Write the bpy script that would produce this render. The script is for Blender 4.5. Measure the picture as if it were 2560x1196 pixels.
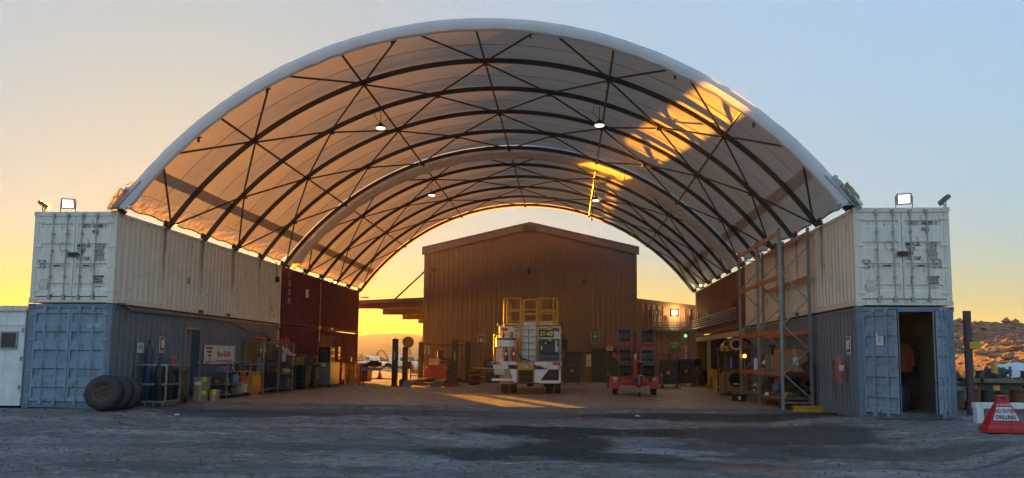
import bpy, math, random
from mathutils import Vector, Matrix, noise
random.seed(7)
PI = math.pi
for o in list(bpy.data.objects): bpy.data.objects.remove(o)
S = bpy.context.scene
COL = S.collection

# ---------------------------------------------------------------- camera, sky, sun, exposure
SUN_AZ, SUN_EL = math.radians(23.7), math.radians(1.7)       # azimuth to the left of +Y
cd = bpy.data.cameras.new('camera'); cam = bpy.data.objects.new('camera', cd); COL.objects.link(cam)
cd.sensor_width = 36; cd.lens = 1871.4/2560*36
cd.shift_x = (1280-1294.4)/2560; cd.shift_y = (726.4-598)/2560
cd.clip_end = 6000; cd.clip_start = 0.1
yaw, pitch, roll = -.0674, .0916, .0085
fw = Vector((math.sin(yaw)*math.cos(pitch), math.cos(yaw)*math.cos(pitch), math.sin(pitch)))
rt = Vector((math.cos(yaw), -math.sin(yaw), 0)); up = rt.cross(fw)
r2 = rt*math.cos(roll)+up*math.sin(roll); u2 = -rt*math.sin(roll)+up*math.cos(roll)
m = Matrix((r2, u2, -fw)).transposed().to_4x4(); m.translation = (0, 0, 1.46)
cam.matrix_world = m
S.camera = cam
W = bpy.data.worlds.new('World'); S.world = W; W.use_nodes = True
wn = W.node_tree.nodes; wl = W.node_tree.links
sky = wn.new('ShaderNodeTexSky'); sky.sky_type = 'NISHITA'; sky.sun_disc = False
sky.sun_elevation = SUN_EL+math.radians(5.2); sky.sun_rotation = -SUN_AZ
sky.air_density = 1.0; sky.dust_density = 1.0; sky.ozone_density = 1.5; sky.altitude = 200
bg = wn['Background']; bg.inputs[1].default_value = .056
# even compression of the sky's brightness range (same for every direction)
lum = wn.new('ShaderNodeRGBToBW'); wl.new(sky.outputs[0], lum.inputs[0])
pw = wn.new('ShaderNodeMath'); pw.operation = 'POWER'; pw.inputs[1].default_value = -.9; wl.new(lum.outputs[0], pw.inputs[0])
ml = wn.new('ShaderNodeVectorMath'); ml.operation = 'SCALE'; wl.new(sky.outputs[0], ml.inputs[0]); wl.new(pw.outputs[0], ml.inputs['Scale'])
# white balance of the sky, and a yellower band low around the sun
tcw = wn.new('ShaderNodeTexCoord'); sxyz = wn.new('ShaderNodeSeparateXYZ'); wl.new(tcw.outputs['Generated'], sxyz.inputs[0])
def wmath(op, a, b=None):
    x = wn.new('ShaderNodeMath'); x.operation = op
    for i, v in ((0, a), (1, b)):
        if v is None: continue
        if isinstance(v, (int, float)): x.inputs[i].default_value = v
        else: wl.new(v, x.inputs[i])
    return x.outputs[0]
dt = wn.new('ShaderNodeVectorMath'); dt.operation = 'DOT_PRODUCT'; wl.new(tcw.outputs['Generated'], dt.inputs[0]); dt.inputs[1].default_value = (-math.sin(SUN_AZ), math.cos(SUN_AZ), 0)
def wrange(v, a, b, c, d):
    x = wn.new('ShaderNodeMapRange'); x.interpolation_type = 'SMOOTHSTEP'; x.inputs[1].default_value = a; x.inputs[2].default_value = b; x.inputs[3].default_value = c; x.inputs[4].default_value = d
    wl.new(v, x.inputs[0]); return x.outputs[0]
gl = wmath('MULTIPLY', wrange(sxyz.outputs[2], .0, .17, 1, 0), wrange(dt.outputs['Value'], .2, .95, 0, 1))
cc = wn.new('ShaderNodeCombineXYZ'); cc.inputs[0].default_value = .91
wl.new(wmath('SUBTRACT', 1.03, wmath('MULTIPLY', gl, .14)), cc.inputs[1]); wl.new(wmath('SUBTRACT', 1.10, wmath('MULTIPLY', gl, .95)), cc.inputs[2])
wb = wn.new('ShaderNodeVectorMath'); wb.operation = 'MULTIPLY'; hs = wn.new('ShaderNodeHueSaturation'); hs.inputs['Saturation'].default_value = .82; wl.new(ml.outputs[0], hs.inputs['Color']); wl.new(hs.outputs[0], wb.inputs[0]); wl.new(cc.outputs[0], wb.inputs[1])
wl.new(wb.outputs[0], bg.inputs[0])
sl = bpy.data.lights.new('sun', 'SUN'); sl.energy = 5.0; sl.angle = math.radians(.5); sl.color = (1, .37, .012)
so = bpy.data.objects.new('sun', sl); COL.objects.link(so)
sd = Vector((-math.sin(SUN_AZ)*math.cos(SUN_EL), math.cos(SUN_AZ)*math.cos(SUN_EL), math.sin(SUN_EL)))
so.rotation_euler = sd.to_track_quat('Z', 'Y').to_euler(); so.location = (-30, 60, 20)
S.view_settings.view_transform = 'Standard'; S.view_settings.look = 'None'
S.view_settings.gamma = 1; S.view_settings.use_curve_mapping = False
S.view_settings.exposure = 3.1
S.render.engine = 'CYCLES'
S.cycles.max_bounces = 8; S.cycles.transmission_bounces = 6; S.cycles.transparent_max_bounces = 12

# ---------------------------------------------------------------- materials
MATS = {}
def newmat(name):
    m = bpy.data.materials.new(name); m.use_nodes = True; MATS[name] = m
    return m, m.node_tree.nodes, m.node_tree.links, m.node_tree.nodes['Principled BSDF']
def N(n, t, **k):
    x = n.new(t)
    for a, v in k.items():
        if a.startswith('i_'): x.inputs[int(a[2:]) if a[2:].isdigit() else a[2:]].default_value = v
        else: setattr(x, a, v)
    return x
def noise_fac(n, l, vec, scale, lo, hi, detail=4, rough=.6):
    t = N(n, 'ShaderNodeTexNoise'); t.inputs['Scale'].default_value = scale; t.inputs['Detail'].default_value = detail
    t.inputs['Roughness'].default_value = rough
    l.new(vec, t.inputs['Vector'])
    r = N(n, 'ShaderNodeMapRange'); r.inputs[1].default_value = lo; r.inputs[2].default_value = hi
    l.new(t.outputs[0], r.inputs[0]); return r.outputs[0]
def mixc(n, l, fac, a, b):
    m = N(n, 'ShaderNodeMix', data_type='RGBA')
    for i, v in ((0, fac), (6, a), (7, b)):
        if isinstance(v, (int, float)): m.inputs[i].default_value = v
        elif isinstance(v, tuple): m.inputs[i].default_value = (*v[:3], 1)
        else: l.new(v, m.inputs[i])
    return m.outputs[2]
def mapping(n, l, sc, src='Object'):
    tc = N(n, 'ShaderNodeTexCoord'); mp = N(n, 'ShaderNodeMapping'); mp.inputs['Scale'].default_value = sc
    l.new(tc.outputs[src], mp.inputs['Vector']); return mp.outputs[0]
def mat(name, col, rough=.6, metal=0., dirt=(.06, .05, .04), amt=.35, scale=3., streak=0., bump=.15, rust=0., emit=None, es=1.):
    """painted / plain surface with blotchy dirt, optional vertical streaks and rust"""
    m, n, l, b = newmat(name)
    v = mapping(n, l, (1, 1, 1))
    f1 = noise_fac(n, l, v, scale, .35, .8)
    mu = N(n, 'ShaderNodeMath', operation='MULTIPLY'); mu.inputs[1].default_value = amt; l.new(f1, mu.inputs[0])
    c = mixc(n, l, mu.outputs[0], tuple(col), tuple(dirt))
    dk = tuple(x*.78 for x in col)
    f0 = noise_fac(n, l, v, scale*9, .4, .7)
    mu0 = N(n, 'ShaderNodeMath', operation='MULTIPLY'); mu0.inputs[1].default_value = .5; l.new(f0, mu0.inputs[0])
    c = mixc(n, l, mu0.outputs[0], c, dk)
    if streak:
        v2 = mapping(n, l, (7, 7, .35))
        f2 = noise_fac(n, l, v2, 1.3, .52, .75, 5)
        mu2 = N(n, 'ShaderNodeMath', operation='MULTIPLY'); mu2.inputs[1].default_value = streak; l.new(f2, mu2.inputs[0])
        c = mixc(n, l, mu2.outputs[0], c, tuple(dirt))
    if rust:
        f3 = noise_fac(n, l, mapping(n, l, (3, 3, 1.2)), 2.2, .62-.1*rust, .70, 6, .7)
        c = mixc(n, l, f3, c, (.09, .035, .015))
    l.new(c, b.inputs['Base Color']); b.inputs['Metallic'].default_value = metal
    rr = N(n, 'ShaderNodeMapRange'); rr.inputs[3].default_value = max(.05, rough-.12); rr.inputs[4].default_value = min(1, rough+.15)
    l.new(f1, rr.inputs[0]); l.new(rr.outputs[0], b.inputs['Roughness'])
    if bump:
        t = N(n, 'ShaderNodeTexNoise'); t.inputs['Scale'].default_value = 40; l.new(v, t.inputs['Vector'])
        bp = N(n, 'ShaderNodeBump'); bp.inputs['Strength'].default_value = bump; bp.inputs['Distance'].default_value = .01
        l.new(t.outputs[0], bp.inputs['Height']); l.new(bp.outputs[0], b.inputs['Normal'])
    if emit:
        b.inputs['Emission Color'].default_value = (*emit, 1); b.inputs['Emission Strength'].default_value = es
    return m
RUSTD = (.16, .07, .03)
cream = mat('cream_paint', (.86, .79, .64), .5, 0, (.36, .25, .15), .25, 1.2, .45, rust=.12)
creamw = mat('white_paint', (.92, .86, .74), .45, 0, (.36, .31, .24), .25, 1.5, .35, rust=.4)
blue = mat('blue_paint', (.18, .25, .33), .5, 0, (.10, .09, .08), .5, 1.5, .5, rust=.5)
blued = mat('blue_door_paint', (.27, .38, .47), .5, 0, (.12, .14, .17), .5, 1.8, .5, rust=.6)
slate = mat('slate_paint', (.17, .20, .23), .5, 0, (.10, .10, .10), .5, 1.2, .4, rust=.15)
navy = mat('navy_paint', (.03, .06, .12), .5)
redc = mat('red_oxide_paint', (.17, .022, .018), .8, 0, (.08, .025, .02), .4, 1.3, .4, rust=.1)
redl = mat('faded_red_paint', (.22, .07, .045), .75, 0, (.10, .05, .035), .6, 1.6, .8, rust=.3)
galv = mat('galvanised_steel', (.36, .38, .40), .4, .7, (.2, .2, .2), .4, 5)
dsteel = mat('dark_truss_steel', (.055, .052, .052), .55, .15, (.08, .06, .05), .5, 4)
steel = mat('grey_steel', (.16, .17, .18), .5, .3, (.08, .07, .06), .5, 4)
black = mat('black_paint', (.012, .012, .013), .5, 0, (.05, .04, .035), .4, 4)
rubber = mat('tyre_rubber', (.025, .025, .026), .8, 0, (.10, .085, .07), .6, 5)
rustm = mat('rusty_steel', (.18, .09, .05), .8, .2, (.07, .04, .03), .6, 6)
yellow = mat('safety_yellow_paint', (.75, .42, .03), .45, 0, (.25, .14, .03), .35, 4)
tyel = mat('toolbox_yellow_paint', (.72, .30, .02), .45, 0, (.25, .14, .03), .3, 3)
white = mat('white_enamel', (.9, .9, .87), .4, 0, (.28, .24, .2), .4, 2.5, .3)
orange = mat('rack_orange_paint', (.62, .17, .04), .45, 0, (.2, .09, .04), .4, 3)
red = mat('bright_red_paint', (.58, .012, .010), .4, 0, (.12, .02, .015), .4, 3)
dred = mat('dull_red_paint', (.42, .028, .016), .5, 0, (.10, .03, .02), .4, 3)
green = mat('bin_green_plastic', (.02, .045, .035), .5, 0, (.06, .055, .045), .4, 3)
dgreen = mat('dark_green_paint', (.012, .04, .028), .5, 0, (.04, .04, .03), .4, 2)
sgreen = mat('sign_green', (.0, .16, .07), .5, 0, (.02, .08, .04), .3, 8)
cblue = mat('cooler_blue_paint', (.01, .06, .22), .4, 0, (.03, .04, .07), .35, 3)
card = mat('cardboard', (.36, .22, .12), .85, 0, (.22, .13, .07), .4, 5)
lime = mat('lime_sticker', (.55, .85, .03), .6, bump=0)
paper = mat('white_paper', (.72, .72, .70), .7, bump=0, amt=.15)
ink = mat('black_lettering', (.02, .02, .02), .6, bump=0)
inkr = mat('red_lettering', (.42, .03, .02), .6, bump=0)
inkw = mat('white_lettering', (.7, .7, .7), .6, bump=0)
concrete_m = mat('pale_steel_sheet', (.25, .26, .27), .5, .4, (.14, .13, .12), .4, 2)
tan = mat('tan_paint', (.33, .19, .07), .5, 0, (.15, .09, .04), .4, 3)
linerm = mat('container_lining', (.33, .30, .25), .7, 0, (.15, .13, .1), .5, 1.5, .4)
brass = mat('pale_lid', (.6, .45, .25), .5)
purple = mat('purple_brown_paint', (.10, .045, .06), .5, 0, (.06, .04, .04), .4, 3)
clothd = mat('dark_work_cloth', (.025, .03, .04), .9)
clotho = mat('orange_work_cloth', (.42, .08, .02), .9)
timber = mat('weathered_timber', (.28, .2, .13), .85, 0, (.14, .1, .07), .5, 5)
silver = mat('dull_aluminium', (.5, .5, .5), .35, .8)
conep = mat('cone_orange_plastic', (.85, .10, .02), .45, bump=0)
junk = mat('greasy_dark_metal', (.05, .045, .04), .6, .4, (.12, .08, .05), .6, 8)
hillm = None
def plain(name, col, rough=.5, **k):
    m, n, l, b = newmat(name); b.inputs['Base Color'].default_value = (*col, 1); b.inputs['Roughness'].default_value = rough
    for a, v in k.items(): b.inputs[a.replace('_', ' ')].default_value = v
    return m
glass_lens = plain('tail_light_red', (.5, .02, .01), .25)
amber = plain('amber_lens', (.8, .3, .03), .25)
glass = plain('dark_glass', (.03, .035, .04), .08)
def emis(name, col, st):
    m, n, l, b = newmat(name); b.inputs['Base Color'].default_value = (.8, .8, .8, 1)
    b.inputs['Emission Color'].default_value = (*col, 1); b.inputs['Emission Strength'].default_value = st; return m
led = emis('flood_led', (1, .90, .6), .35)
ledw = emis('bay_lamp_led', (.97, 1, .85), .3)
warm = emis('wall_lamp_glow', (1, .72, .28), .8)
beacg = emis('green_beacon_glow', (.05, .8, .2), .25)
ambg = emis('amber_beacon_glow', (1, .25, .03), .6)
# thin evening haze: one closed box round everything
hz = bpy.data.materials.new('haze_air'); hz.use_nodes = True; hn = hz.node_tree.nodes; hn.clear()
ho = hn.new('ShaderNodeOutputMaterial'); hv = hn.new('ShaderNodeVolumePrincipled')
hv.inputs['Color'].default_value = (.9, .88, .85, 1); hv.inputs['Density'].default_value = .0003; hv.inputs['Anisotropy'].default_value = .45
hz.node_tree.links.new(hv.outputs[0], ho.inputs['Volume'])
# translucent fabric
def fabric(name, col, trans, wr=0.):
    m, n, l, b = newmat(name)
    out = n['Material Output']
    v = mapping(n, l, (1, 1, 1))
    f = noise_fac(n, l, v, .55, .3, .75)
    mu = N(n, 'ShaderNodeMath', operation='MULTIPLY'); mu.inputs[1].default_value = .35; l.new(f, mu.inputs[0])
    c = mixc(n, l, mu.outputs[0], col, tuple(x*.72 for x in col))
    f2 = noise_fac(n, l, mapping(n, l, (1, 6, 1)), 1.1, .5, .75)
    mu2 = N(n, 'ShaderNodeMath', operation='MULTIPLY'); mu2.inputs[1].default_value = .2; l.new(f2, mu2.inputs[0])
    c = mixc(n, l, mu2.outputs[0], c, (.3, .24, .18))
    l.new(c, b.inputs['Base Color']); b.inputs['Roughness'].default_value = .55
    tr = N(n, 'ShaderNodeBsdfTranslucent'); l.new(c, tr.inputs[0])
    mx = N(n, 'ShaderNodeMixShader'); mx.inputs[0].default_value = trans
    l.new(b.outputs[0], mx.inputs[1]); l.new(tr.outputs[0], mx.inputs[2]); l.new(mx.outputs[0], out.inputs[0])
    t = N(n, 'ShaderNodeTexNoise'); t.inputs['Scale'].default_value = 2 if not wr else 7; t.inputs['Detail'].default_value = 6
    l.new(v, t.inputs['Vector'])
    bp = N(n, 'ShaderNodeBump'); bp.inputs['Strength'].default_value = .15 if not wr else .6; bp.inputs['Distance'].default_value = .1
    l.new(t.outputs[0], bp.inputs['Height']); l.new(bp.outputs[0], b.inputs['Normal']); l.new(bp.outputs[0], tr.inputs['Normal'])
    return m
fab = fabric('shelter_fabric', (.60, .52, .42), .19)
fabskirt = fabric('skirt_fabric', (.58, .46, .35), .30, 1)
fabrim = fabric('rim_fabric', (.82, .82, .82), .2)
fabroll = fabric('rolled_edge_fabric', (.80, .70, .60), .3, 1)
fabdk = fabric('seam_fabric', (.60, .51, .43), .2)
plasticbag = fabric('thin_plastic_bag', (.6, .5, .48), .4, 1)

# ---------------------------------------------------------------- mesh helpers
class G:
    def __init__(s): s.v = []; s.f = []; s.M = Matrix.Identity(4)
    def tf(s, loc=(0, 0, 0), rx=0, ry=0, rz=0):
        s.M = Matrix.Translation(loc) @ Matrix.Rotation(rz, 4, 'Z') @ Matrix.Rotation(ry, 4, 'Y') @ Matrix.Rotation(rx, 4, 'X'); return s
    def add(s, vs, fs):
        k = len(s.v); s.v += [s.M @ Vector(p) for p in vs]; s.f += [tuple(i+k for i in f) for f in fs]; return s
    def box(s, x0, y0, z0, x1, y1, z1):
        vs = [(x, y, z) for z in (z0, z1) for y in (y0, y1) for x in (x0, x1)]
        return s.add(vs, [(0, 2, 3, 1), (4, 5, 7, 6), (0, 1, 5, 4), (2, 6, 7, 3), (0, 4, 6, 2), (1, 3, 7, 5)])
    def bc(s, c, d): return s.box(c[0]-d[0]/2, c[1]-d[1]/2, c[2]-d[2]/2, c[0]+d[0]/2, c[1]+d[1]/2, c[2]+d[2]/2)
    def cyl(s, p, q, r, n=8, r2=None):
        p = Vector(p); q = Vector(q); r2 = r if r2 is None else r2
        a = (q-p).normalized(); u = a.orthogonal().normalized(); w = a.cross(u)
        vs = [p+(u*math.cos(t)+w*math.sin(t))*r for t in [2*PI*i/n for i in range(n)]]
        vs += [q+(u*math.cos(t)+w*math.sin(t))*r2 for t in [2*PI*i/n for i in range(n)]]
        fs = [(i, (i+1) % n, n+(i+1) % n, n+i) for i in range(n)]+[tuple(range(n))[::-1], tuple(range(n, 2*n))]
        return s.add(vs, fs)
    def bar(s, p, q, w, h=None):
        """rectangular bar from p to q, w sideways, h in the other direction"""
        p = Vector(p); q = Vector(q); h = h or w; a = (q-p).normalized()
        ref = Vector((0, 0, 1)) if abs(a.z) < .95 else Vector((0, 1, 0))
        u = a.cross(ref).normalized()*w/2; t = u.cross(a).normalized()*h/2
        vs = [b+i*u+j*t for b in (p, q) for i, j in ((-1, -1), (1, -1), (1, 1), (-1, 1))]
        return s.add(vs, [(0, 1, 2, 3), (7, 6, 5, 4), (0, 4, 5, 1), (1, 5, 6, 2), (2, 6, 7, 3), (3, 7, 4, 0)])
    def tube(s, pts, r, n=6, closed=False):
        pts = [Vector(p) for p in pts]; k = len(pts); vs = []; prev = None
        for i, p in enumerate(pts):
            if closed: a = pts[(i+1) % k]-pts[i-1]
            else: a = pts[min(i+1, k-1)]-pts[max(i-1, 0)]
            a.normalize()
            u = a.orthogonal().normalized() if prev is None else (prev-a*prev.dot(a)).normalized()
            prev = u; w = a.cross(u)
            vs += [p+(u*math.cos(2*PI*j/n)+w*math.sin(2*PI*j/n))*r for j in range(n)]
        fs = [(i*n+j, i*n+(j+1) % n, ((i+1) % k)*n+(j+1) % n, ((i+1) % k)*n+j) for i in range(k if closed else k-1) for j in range(n)]
        if not closed: fs += [tuple(range(n))[::-1], tuple(range((k-1)*n, k*n))]
        return s.add(vs, fs)
    def lathe(s, prof, n=20, c=(0, 0, 0), axis='Z', cap=True):
        vs = []
        for r, z in prof:
            for j in range(n):
                a = 2*PI*j/n; x, y = r*math.cos(a), r*math.sin(a)
                vs.append({'Z': (x, y, z), 'X': (z, x, y), 'Y': (x, z, y)}[axis])
        vs = [(v[0]+c[0], v[1]+c[1], v[2]+c[2]) for v in vs]
        k = len(prof); fs = [(i*n+j, i*n+(j+1) % n, (i+1)*n+(j+1) % n, (i+1)*n+j) for i in range(k-1) for j in range(n)]
        if cap and prof[0][0] > 1e-4: fs.append(tuple(range(n))[::-1])
        if cap and prof[-1][0] > 1e-4: fs.append(tuple(range((k-1)*n, k*n)))
        return s.add(vs, fs)
    def prism(s, poly, a, b, plane='xz'):
        n = len(poly); mk = {'xz': lambda p, d: (p[0], d, p[1]), 'xy': lambda p, d: (p[0], p[1], d), 'yz': lambda p, d: (d, p[0], p[1])}[plane]
        return s.add([mk(p, a) for p in poly]+[mk(p, b) for p in poly], [tuple(range(n)), tuple(range(n, 2*n))[::-1]]+[(i, (i+1) % n, n+(i+1) % n, n+i) for i in range(n)])
    def grid(s, fn, nu, nv):
        vs = [fn(i/nu, j/nv) for j in range(nv+1) for i in range(nu+1)]
        return s.add(vs, [(j*(nu+1)+i, j*(nu+1)+i+1, (j+1)*(nu+1)+i+1, (j+1)*(nu+1)+i) for j in range(nv) for i in range(nu)])
    def blob(s, c, r, sc=(1, 1, 1), n=8, rough=.25, seed=0):
        k = n; vs = []
        for i in range(k+1):
            th = PI*i/k
            for j in range(2*k):
                ph = PI*j/k; d = Vector((math.sin(th)*math.cos(ph), math.sin(th)*math.sin(ph), math.cos(th)))
                q = r*(1+rough*noise.noise(d*2.3+Vector((seed*7.1, seed*3.3, 0))))
                vs.append((c[0]+d.x*q*sc[0], c[1]+d.y*q*sc[1], c[2]+d.z*q*sc[2]))
        return s.add(vs, [(i*2*k+j, i*2*k+(j+1) % (2*k), (i+1)*2*k+(j+1) % (2*k), (i+1)*2*k+j) for i in range(k) for j in range(2*k)])
    def build(s, name, m, parent=None, label=None, smooth=False, bevel=0, kind=None, loc=None, rz=0):
        me = bpy.data.meshes.new(name); me.from_pydata([tuple(v) for v in s.v], [], s.f)
        import bmesh
        bm = bmesh.new(); bm.from_mesh(me); bmesh.ops.recalc_face_normals(bm, faces=bm.faces); bm.to_mesh(me); bm.free()
        me.materials.append(m)
        if smooth:
            me.polygons.foreach_set('use_smooth', [True]*len(me.polygons)); me.set_sharp_from_angle(angle=math.radians(40))
        o = bpy.data.objects.new(name, me); COL.objects.link(o)
        if parent: o.parent = parent
        if label: o['label'] = label
        if kind: o['kind'] = kind
        if loc: o.location = loc
        o.rotation_euler.z = rz
        if bevel:
            b = o.modifiers.new('bevel', 'BEVEL'); b.width = bevel; b.segments = 2; b.limit_method = 'ANGLE'
        return o
def thing(name, label, cat, loc=(0, 0, 0), rz=0, group=None, rx=0, ry=0):
    o = bpy.data.objects.new(name, None); COL.objects.link(o); o.empty_display_size = .3
    o.location = loc; o.rotation_euler = (rx, ry, rz); o['label'] = label; o['category'] = cat
    if group: o['group'] = group
    return o
def tag(o, label, cat, group=None):
    o['label'] = label; o['category'] = cat
    if group: o['group'] = group
    return o
def dup(root, loc, rz=None, label=None, group=None):
    r = root.copy(); COL.objects.link(r); r.location = loc
    if rz is not None: r.rotation_euler.z = rz
    if label: r['label'] = label
    if group: r['group'] = group
    for ch in list(root.children):
        c = ch.copy(); COL.objects.link(c); c.parent = r
        for g in list(ch.children):
            d = g.copy(); COL.objects.link(d); d.parent = c
    return r
def share(o, parent, loc=None):
    c = o.copy(); COL.objects.link(c); c.parent = parent
    if loc is not None: c.location = loc
    return c
def text(s, size, m, parent, loc, rz=0, rx=PI/2, ry=0, ext=.002, ax='LEFT', name='lettering', sx=1, bold=0, label=None, vert=False):
    cu = bpy.data.curves.new('t', 'FONT'); cu.body = s; cu.size = size; cu.extrude = ext; cu.align_x = ax; cu.offset = bold
    cu.resolution_u = 2; cu.space_line = .9
    t = bpy.data.objects.new('t', cu); COL.objects.link(t)
    me = bpy.data.meshes.new_from_object(t.evaluated_get(bpy.context.evaluated_depsgraph_get()))
    bpy.data.objects.remove(t)
    me.materials.clear(); me.materials.append(m); me.name = name
    for v in me.vertices: v.co.x *= sx
    o = bpy.data.objects.new(name, me); COL.objects.link(o); o.parent = parent; o.location = loc; o.rotation_euler = (rx, ry, rz)
    if label: o['label'] = label
    return o

_n = plasticbag.node_tree.nodes; _l = plasticbag.node_tree.links; _o = _n['Material Output']; _s = _o.inputs[0].links[0].from_socket
_t = _n.new('ShaderNodeBsdfTransparent'); _m = _n.new('ShaderNodeMixShader'); _m.inputs[0].default_value = .22; _l.new(_t.outputs[0], _m.inputs[1]); _l.new(_s, _m.inputs[2]); _l.new(_m.outputs[0], _o.inputs[0])
# ---------------------------------------------------------------- ground
def ground_mat():
    m, n, l, b = newmat('dark_gravel_ground')
    v = mapping(n, l, (1, 1, 1)); vs = mapping(n, l, (.35, 1.1, 1))
    c = mixc(n, l, noise_fac(n, l, vs, 7, .35, .68, 8, .8), (.145, .132, .12), (.27, .25, .232))
    c = mixc(n, l, noise_fac(n, l, vs, .9, .50, .68, 6), c, (.33, .31, .30))
    c = mixc(n, l, noise_fac(n, l, vs, 3.4, .57, .68, 6, .7), c, (.45, .43, .41))
    # oil and mud stain near the middle
    tc = N(n, 'ShaderNodeTexCoord'); sp = N(n, 'ShaderNodeSeparateXYZ'); l.new(tc.outputs['Object'], sp.inputs[0])
    def blob(cx, cy, rx, ry, k=.6, dens=1):
        a = N(n, 'ShaderNodeMath', operation='SUBTRACT', i_1=cx); l.new(sp.outputs[0], a.inputs[0])
        a2 = N(n, 'ShaderNodeMath', operation='DIVIDE', i_1=rx); l.new(a.outputs[0], a2.inputs[0])
        d = N(n, 'ShaderNodeMath', operation='SUBTRACT', i_1=cy); l.new(sp.outputs[1], d.inputs[0])
        d2 = N(n, 'ShaderNodeMath', operation='DIVIDE', i_1=ry); l.new(d.outputs[0], d2.inputs[0])
        p1 = N(n, 'ShaderNodeMath', operation='POWER', i_1=2.); l.new(a2.outputs[0], p1.inputs[0])
        p2 = N(n, 'ShaderNodeMath', operation='POWER', i_1=2.); l.new(d2.outputs[0], p2.inputs[0])
        s = N(n, 'ShaderNodeMath', operation='ADD'); l.new(p1.outputs[0], s.inputs[0]); l.new(p2.outputs[0], s.inputs[1])
        nz = noise_fac(n, l, vs, 2.3, .2, .8, 6); q = N(n, 'ShaderNodeMath', operation='MULTIPLY', i_1=1.35); l.new(nz, q.inputs[0])
        t = N(n, 'ShaderNodeMath', operation='ADD'); l.new(s.outputs[0], t.inputs[0]); l.new(q.outputs[0], t.inputs[1])
        r = N(n, 'ShaderNodeMapRange', i_1=1.9, i_2=1.35, i_3=0., i_4=dens); l.new(t.outputs[0], r.inputs[0]); return r.outputs[0]
    for bb in ((-.9, 17.9, 1.9, .9, .6, 1.), (1.2, 17.9, 1.6, .8, .6, .95), (-.1, 16.0, 1.1, 1.6, .6, .95), (-.9, 14.5, 1.9, .8, .6, .9), (.8, 14.2, 1.6, .6, .6, .8), (4.6, 17.6, 2.6, 1.7, .6, .8), (3.4, 15.4, 1.6, 1.2, .6, .6), (6.4, 15.2, 2.4, .7, .6, .6), (2.4, 13.6, 1.2, .5, .6, .6), (-3, 21.3, 9, .9, .6, .5), (4.5, 21.3, 4, 1.0, .6, .85), (-9, 20.6, 3, .8, .6, .6), (-5, 15, 4, .5, .6, .45), (-6, 12.6, 3, .5, .6, .4), (-3.5, 11.5, 2, .5, .6, .45)):
        c = mixc(n, l, blob(*bb), c, (.011, .0105, .011))
    # tyre tracks sweeping from the middle to the right
    for cx, cy, rad, wd, st in ((5.2, 24.0, 9.6, .16, .75), (5.2, 24.0, 10.4, .14, .7), (5.2, 24.2, 11.6, .16, .55), (-8, 44, 26.5, .14, .5), (-8, 44, 28.4, .14, .5), (-2, -8, 24.2, .16, .45), (-2, -8, 26.1, .16, .45)):
        sb = N(n, 'ShaderNodeVectorMath', operation='SUBTRACT'); sb.inputs[1].default_value = (cx, cy, 0); l.new(tc.outputs['Object'], sb.inputs[0])
        le = N(n, 'ShaderNodeVectorMath', operation='LENGTH'); l.new(sb.outputs[0], le.inputs[0])
        d1 = N(n, 'ShaderNodeMath', operation='SUBTRACT', i_1=rad); l.new(le.outputs['Value'], d1.inputs[0])
        d2 = N(n, 'ShaderNodeMath', operation='ABSOLUTE'); l.new(d1.outputs[0], d2.inputs[0])
        rr_ = N(n, 'ShaderNodeMapRange', i_1=wd, i_2=wd*.5, i_3=0., i_4=st); l.new(d2.outputs[0], rr_.inputs[0])
        nn = noise_fac(n, l, v, .9, .42, .62, 5); mq = N(n, 'ShaderNodeMath', operation='MULTIPLY'); l.new(rr_.outputs[0], mq.inputs[0]); l.new(nn, mq.inputs[1])
        c = mixc(n, l, mq.outputs[0], c, (.03, .03, .034))
    for bb in ((2.0, 14.9, 1.1, .35, .6, .5), (-1.6, 16.4, 1.2, .5, .6, .35), (4.5, 13.0, 2.0, .35, .6, .4), (-5.5, 18.2, 2.2, .3, .6, .35), (-9.5, 16.5, 2, .4, .6, .4), (0, 11.9, 1.6, .25, .6, .4)):
        c = mixc(n, l, blob(*bb), c, (.46, .46, .48))
    c = mixc(n, l, blob(3.4, 13.2, 1.0, .5, .6, .7), c, (.30, .15, .08))  # brown earth patch with grazing sunlight put into its colour
    c = mixc(n, l, blob(-.75, 14.1, .5, .2, .6, .6), c, (.22, .17, .10))
    c = mixc(n, l, noise_fac(n, l, vs, 13, .50, .60, 6, .85), c, (.05, .05, .054))
    c = mixc(n, l, noise_fac(n, l, vs, 11, .60, .68, 6, .85), c, (.30, .30, .32))
    # away from the yard the ground is dry red earth
    ln = N(n, 'ShaderNodeVectorMath', operation='LENGTH'); l.new(tc.outputs['Object'], ln.inputs[0])
    fr = N(n, 'ShaderNodeMapRange', i_1=50., i_2=75.); l.new(ln.outputs['Value'], fr.inputs[0])
    c = mixc(n, l, fr.outputs[0], c, (.22, .14, .09))
    l.new(c, b.inputs['Base Color']); b.inputs['Roughness'].default_value = .8
    t = N(n, 'ShaderNodeTexNoise'); t.inputs['Scale'].default_value = 16; t.inputs['Detail'].default_value = 10; t.inputs['Roughness'].default_value = .75; l.new(v, t.inputs['Vector'])
    bp = N(n, 'ShaderNodeBump'); bp.inputs['Strength'].default_value = 1; bp.inputs['Distance'].default_value = .08
    l.new(t.outputs[0], bp.inputs['Height'])
    t2 = N(n, 'ShaderNodeTexNoise'); t2.inputs['Scale'].default_value = 2.2; t2.inputs['Detail'].default_value = 4; l.new(vs, t2.inputs['Vector'])
    bp2 = N(n, 'ShaderNodeBump'); bp2.inputs['Strength'].default_value = .6; bp2.inputs['Distance'].default_value = .15
    l.new(t2.outputs[0], bp2.inputs['Height']); l.new(bp.outputs[0], bp2.inputs['Normal'])
    l.new(bp2.outputs[0], b.inputs['Normal'])
    return m
gm = ground_mat()
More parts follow.
